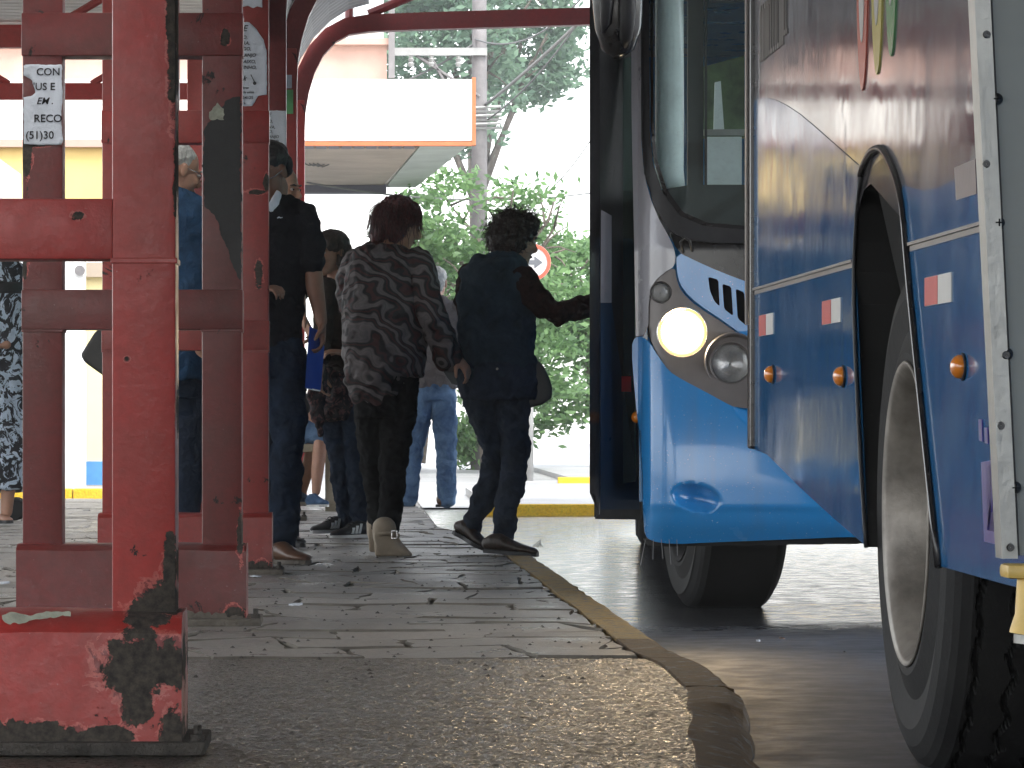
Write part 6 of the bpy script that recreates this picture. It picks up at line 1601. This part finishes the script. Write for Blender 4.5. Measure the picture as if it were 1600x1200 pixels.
mb = MB(); p.torso(mb, [(590, 186, 322, 0, .78), (620, 182, 324, 0, .78)], 0); p.leg(mb, LR, .006); p.leg(mb, LL, .006); p.mk('navy_trousers', mb, 'navy', .024, fs=.09)
p.shoe((280, 868, 0), (305, 872, -.2), .1, .048, 'rubber'); p.shoe((188, 868, .0), (172, 872, -.2), .1, .048, 'rubber')
p.hairblob([((0, -.03, .045), (.082, .094, .072)), ((0, -.07, .0), (.078, .04, .07))], 'hair_grey', hf=.008)
mb = MB(); C, Mx = p.hC, p.hM
for sx_ in (-1, 1):
    mb.tube([C + Mx @ Vector((sx_*.032+.024*math.cos(t), .106, -.002+.015*math.sin(t))) for t in [2*math.pi*k/16 for k in range(17)]], .0018, 6)
    mb.tube([C + Mx @ Vector((sx_*.056, .100, .002)), C + Mx @ Vector((sx_*.084, .05, .004)), C + Mx @ Vector((sx_*.084, -.01, .004))], .0018, 6)
tag(mb.build('spectacles', M['chrome'], loc=tuple(C)), 'spectacles worn by the grey-haired man in the blue work shirt', 'glasses')
sb = empty('black_shoulder_bag', (p.P(150, 590).x, p.D, p.P(150, 590).z), 'black shoulder bag jutting out left of the nearest post, at the blue shirt man\'s side', 'bag')
mb = MB(); mb.prism([(128, 555), (150, 520), (170, 505), (190, 520), (192, 590), (170, 592), (150, 578), (134, 566)], lambda a, b_: p.P(a, b_, -.1), lambda a, b_: p.P(a, b_, .08)); o = mb.build('pouch', M['bag'], sb, recalc=True, smooth=True)
md = o.modifiers.new('r', 'REMESH'); md.mode = 'VOXEL'; md.voxel_size = .008; md.use_smooth_shade = True; md = o.modifiers.new('s', 'SMOOTH'); md.iterations = 5
mb = MB(); mb.tube([p.P(170, 515, -.05), p.P(185, 420, -.12), p.P(215, 310, -.08)], .012, 8); mb.build('strap', M['bag'], sb, smooth=True)

# ---- woman in the long print dress at the far left
p = Person(22.0, (0, 812), 'woman in a long black and pale blue print dress, at the left edge', .008)
p.head((-8, 372, .02), (.3, -.9, -.1), k=.98, neck=(-8, 400, .02))
T = [(404, -24, 10, .02, .8), (412, -46, 30, .02, .6), (430, -54, 40, .02, .6), (450, -52, 40, .02, .62), (500, -48, 38, .02, .68), (560, -54, 42, .02, .74)]
p.torso(p.B, [(a, b_+6, c-8, d, e) for a, b_, c, d, e in T])
LR = [(16, 590, 0, .08), (16, 680, 0, .06), (14, 740, 0, .05), (10, 800, 0, .036)]
LL = [(-24, 590, 0, .08), (-24, 680, 0, .06), (-22, 740, 0, .05), (-20, 800, 0, .036)]
for L in (LR, LL): p.leg(p.B, L)
a = [(-48, 425, .0, .05), (-60, 470, 0, .044), (-58, 520, -.05, .036), (-40, 545, -.15, .028)]; p.chain(p.B, a); p.hand((-38, 546, -.15), (1, -.2, 0), (0, 0, -1), k=.9)
a = [(34, 430, .1, .05), (40, 470, .14, .044), (34, 520, .1, .036), (12, 540, -.1, .028)]; p.chain(p.B, a); p.hand((10, 541, -.1), (-1, -.2, 0), (0, 0, -1), k=.9)
p.body('skin'); p.face()
mb = MB(); p.torso(mb, T+[(640, -60, 44, .02, .8), (710, -64, 46, .02, .8), (762, -66, 46, .02, .8)], .008); p.mk('print_dress', mb, 'dress', .03, fs=.12)
mb = MB(); p.torso(mb, [(441, -54, 42, .02, .68), (450, -54, 42, .02, .68), (459, -54, 42, .02, .68)], .018); p.mk('black_belt', mb, 'rubber', 0)
p.shoe((2, 818, .05), (16, 816, -.15), .06, .04, 'skin', 'sandal'); p.shoe((-24, 816, .05), (-30, 816, -.15), .06, .04, 'skin', 'sandal')
p.hairblob([((0, -.02, .045), (.09, .104, .076)), ((0, -.06, -.03), (.086, .06, .1))], 'hair_brown')
tr_ = empty('wheeled_bag', (W(22, 800, 23).x, 23, 0), 'small dark wheeled bag behind the hem of the print dress, one black wheel showing', 'bag')
mb = MB(); a, b_ = W(-6, 700, 23), W(34, 770, 23); mb.box(a.x, b_.x, 23.0, 23.25, b_.z, a.z, .02); mb.build('case', M['bag'], tr_)
for dy in (.03, .18):
    mb = MB(); c_ = W(22, 778, 23); mb.lathe([(0, .001), (0, .06), (.01, .072), (.04, .072), (.05, .06), (.05, .001)], (c_.x, 22.95+dy, .073), 'y', 24); mb.build('wheel', M['tyre'], tr_)

# ================================================================ SMALL THINGS ON THE GROUND
def scrap(px_, py_, wx, wy, label, D_=None, mat='paper'):
    D_ = D_ or (HC*FPX/(py_-650)); c = W(px_, py_, D_); r = random.Random(px_)
    mb = MB(); n = 7; pts = [(c.x+wx*math.cos(2*math.pi*k/n)*r.uniform(.7, 1), D_+wy*math.sin(2*math.pi*k/n)*r.uniform(.7, 1)) for k in range(n)]
    mb.prism(pts, lambda x, y: (x, y, c.z+.010+.01*mnoise.noise(Vector((x*40, y*40, 1)))), lambda x, y: (x, y, c.z+.006)); o = mb.build('litter', M[mat], loc=(c.x, D_, c.z), recalc=True)
    tag(o, label, 'litter')
scrap(461, 948, .028, .06, 'small white scrap of paper lying on the paving right of the second frame')
scrap(4, 914, .035, .10, 'flat white scrap on the paving at the far left edge')
scrap(400, 903, .03, .05, 'whitish crumpled scrap at the foot of the third frame')
scrap(1222, 1001, .012, .03, 'brown fallen leaf on the wet road between the two buses', 11.9, 'brown_shoe')
scrap(1185, 1005, .008, .02, 'tiny pale pebble on the wet road left of the fallen leaf', 11.8, 'paper')
scrap(1320, 1022, .006, .015, 'tiny dark pebble on the wet road close to the big wheel', 11.3, 'rubber')
gr = MB(); rs = np.random.RandomState(2)
for k in range(60):
    x = kerb_x(10.5)+.03; b0 = Vector((1.03+rs.uniform(.0, .04), 13.3, .22)); 
    if k < 5: gr.tube([(FX+.02+.028*k, 13.22, .21), (FX+.02+.028*k+rs.uniform(-.02, .02), 13.2, .21-rs.uniform(.04, .13))], .0012, 4)
gr.build('frayed_thread', M['wire'], fb_)

# loose grit on the road and paving
def grit(name, n, x0, x1, y0, y1, zf, r0, r1, mat, seed):
    rs = np.random.RandomState(seed); mb = MB()
    for k in range(n):
        x, y = rs.uniform(x0, x1), rs.uniform(y0, y1); kx = kerb_x(y)
        if (zf == 'road') != (x > kx+.03) or (zf != 'road' and x > kx-.13): continue
        z = road_z(y) if zf == 'road' else .001; r = rs.uniform(r0, r1); a = rs.uniform(0, 3)
        c, s_ = math.cos(a)*r, math.sin(a)*r
        mb.add([(x+c, y+s_, z), (x-s_, y+c, z), (x-c*.8, y-s_*.9, z), (x+s_, y-c, z), (x+c*.2, y, z+r*rs.uniform(.5, .9))], [(0, 1, 4), (1, 2, 4), (2, 3, 4), (3, 0, 4)])
    tag(mb.build(name, M[mat]), kind='stuff')
grit('road_grit', 420, .9, 2.6, 8.3, 14, 'road', .002, .0065, 'tyre', 1)
grit('road_gravel', 160, .9, 2.6, 8.3, 14, 'road', .002, .005, 'cement', 2)
grit('platform_grit', 900, -1.5, .75, 9, 22, 'platform', .003, .009, 'bare', 3)
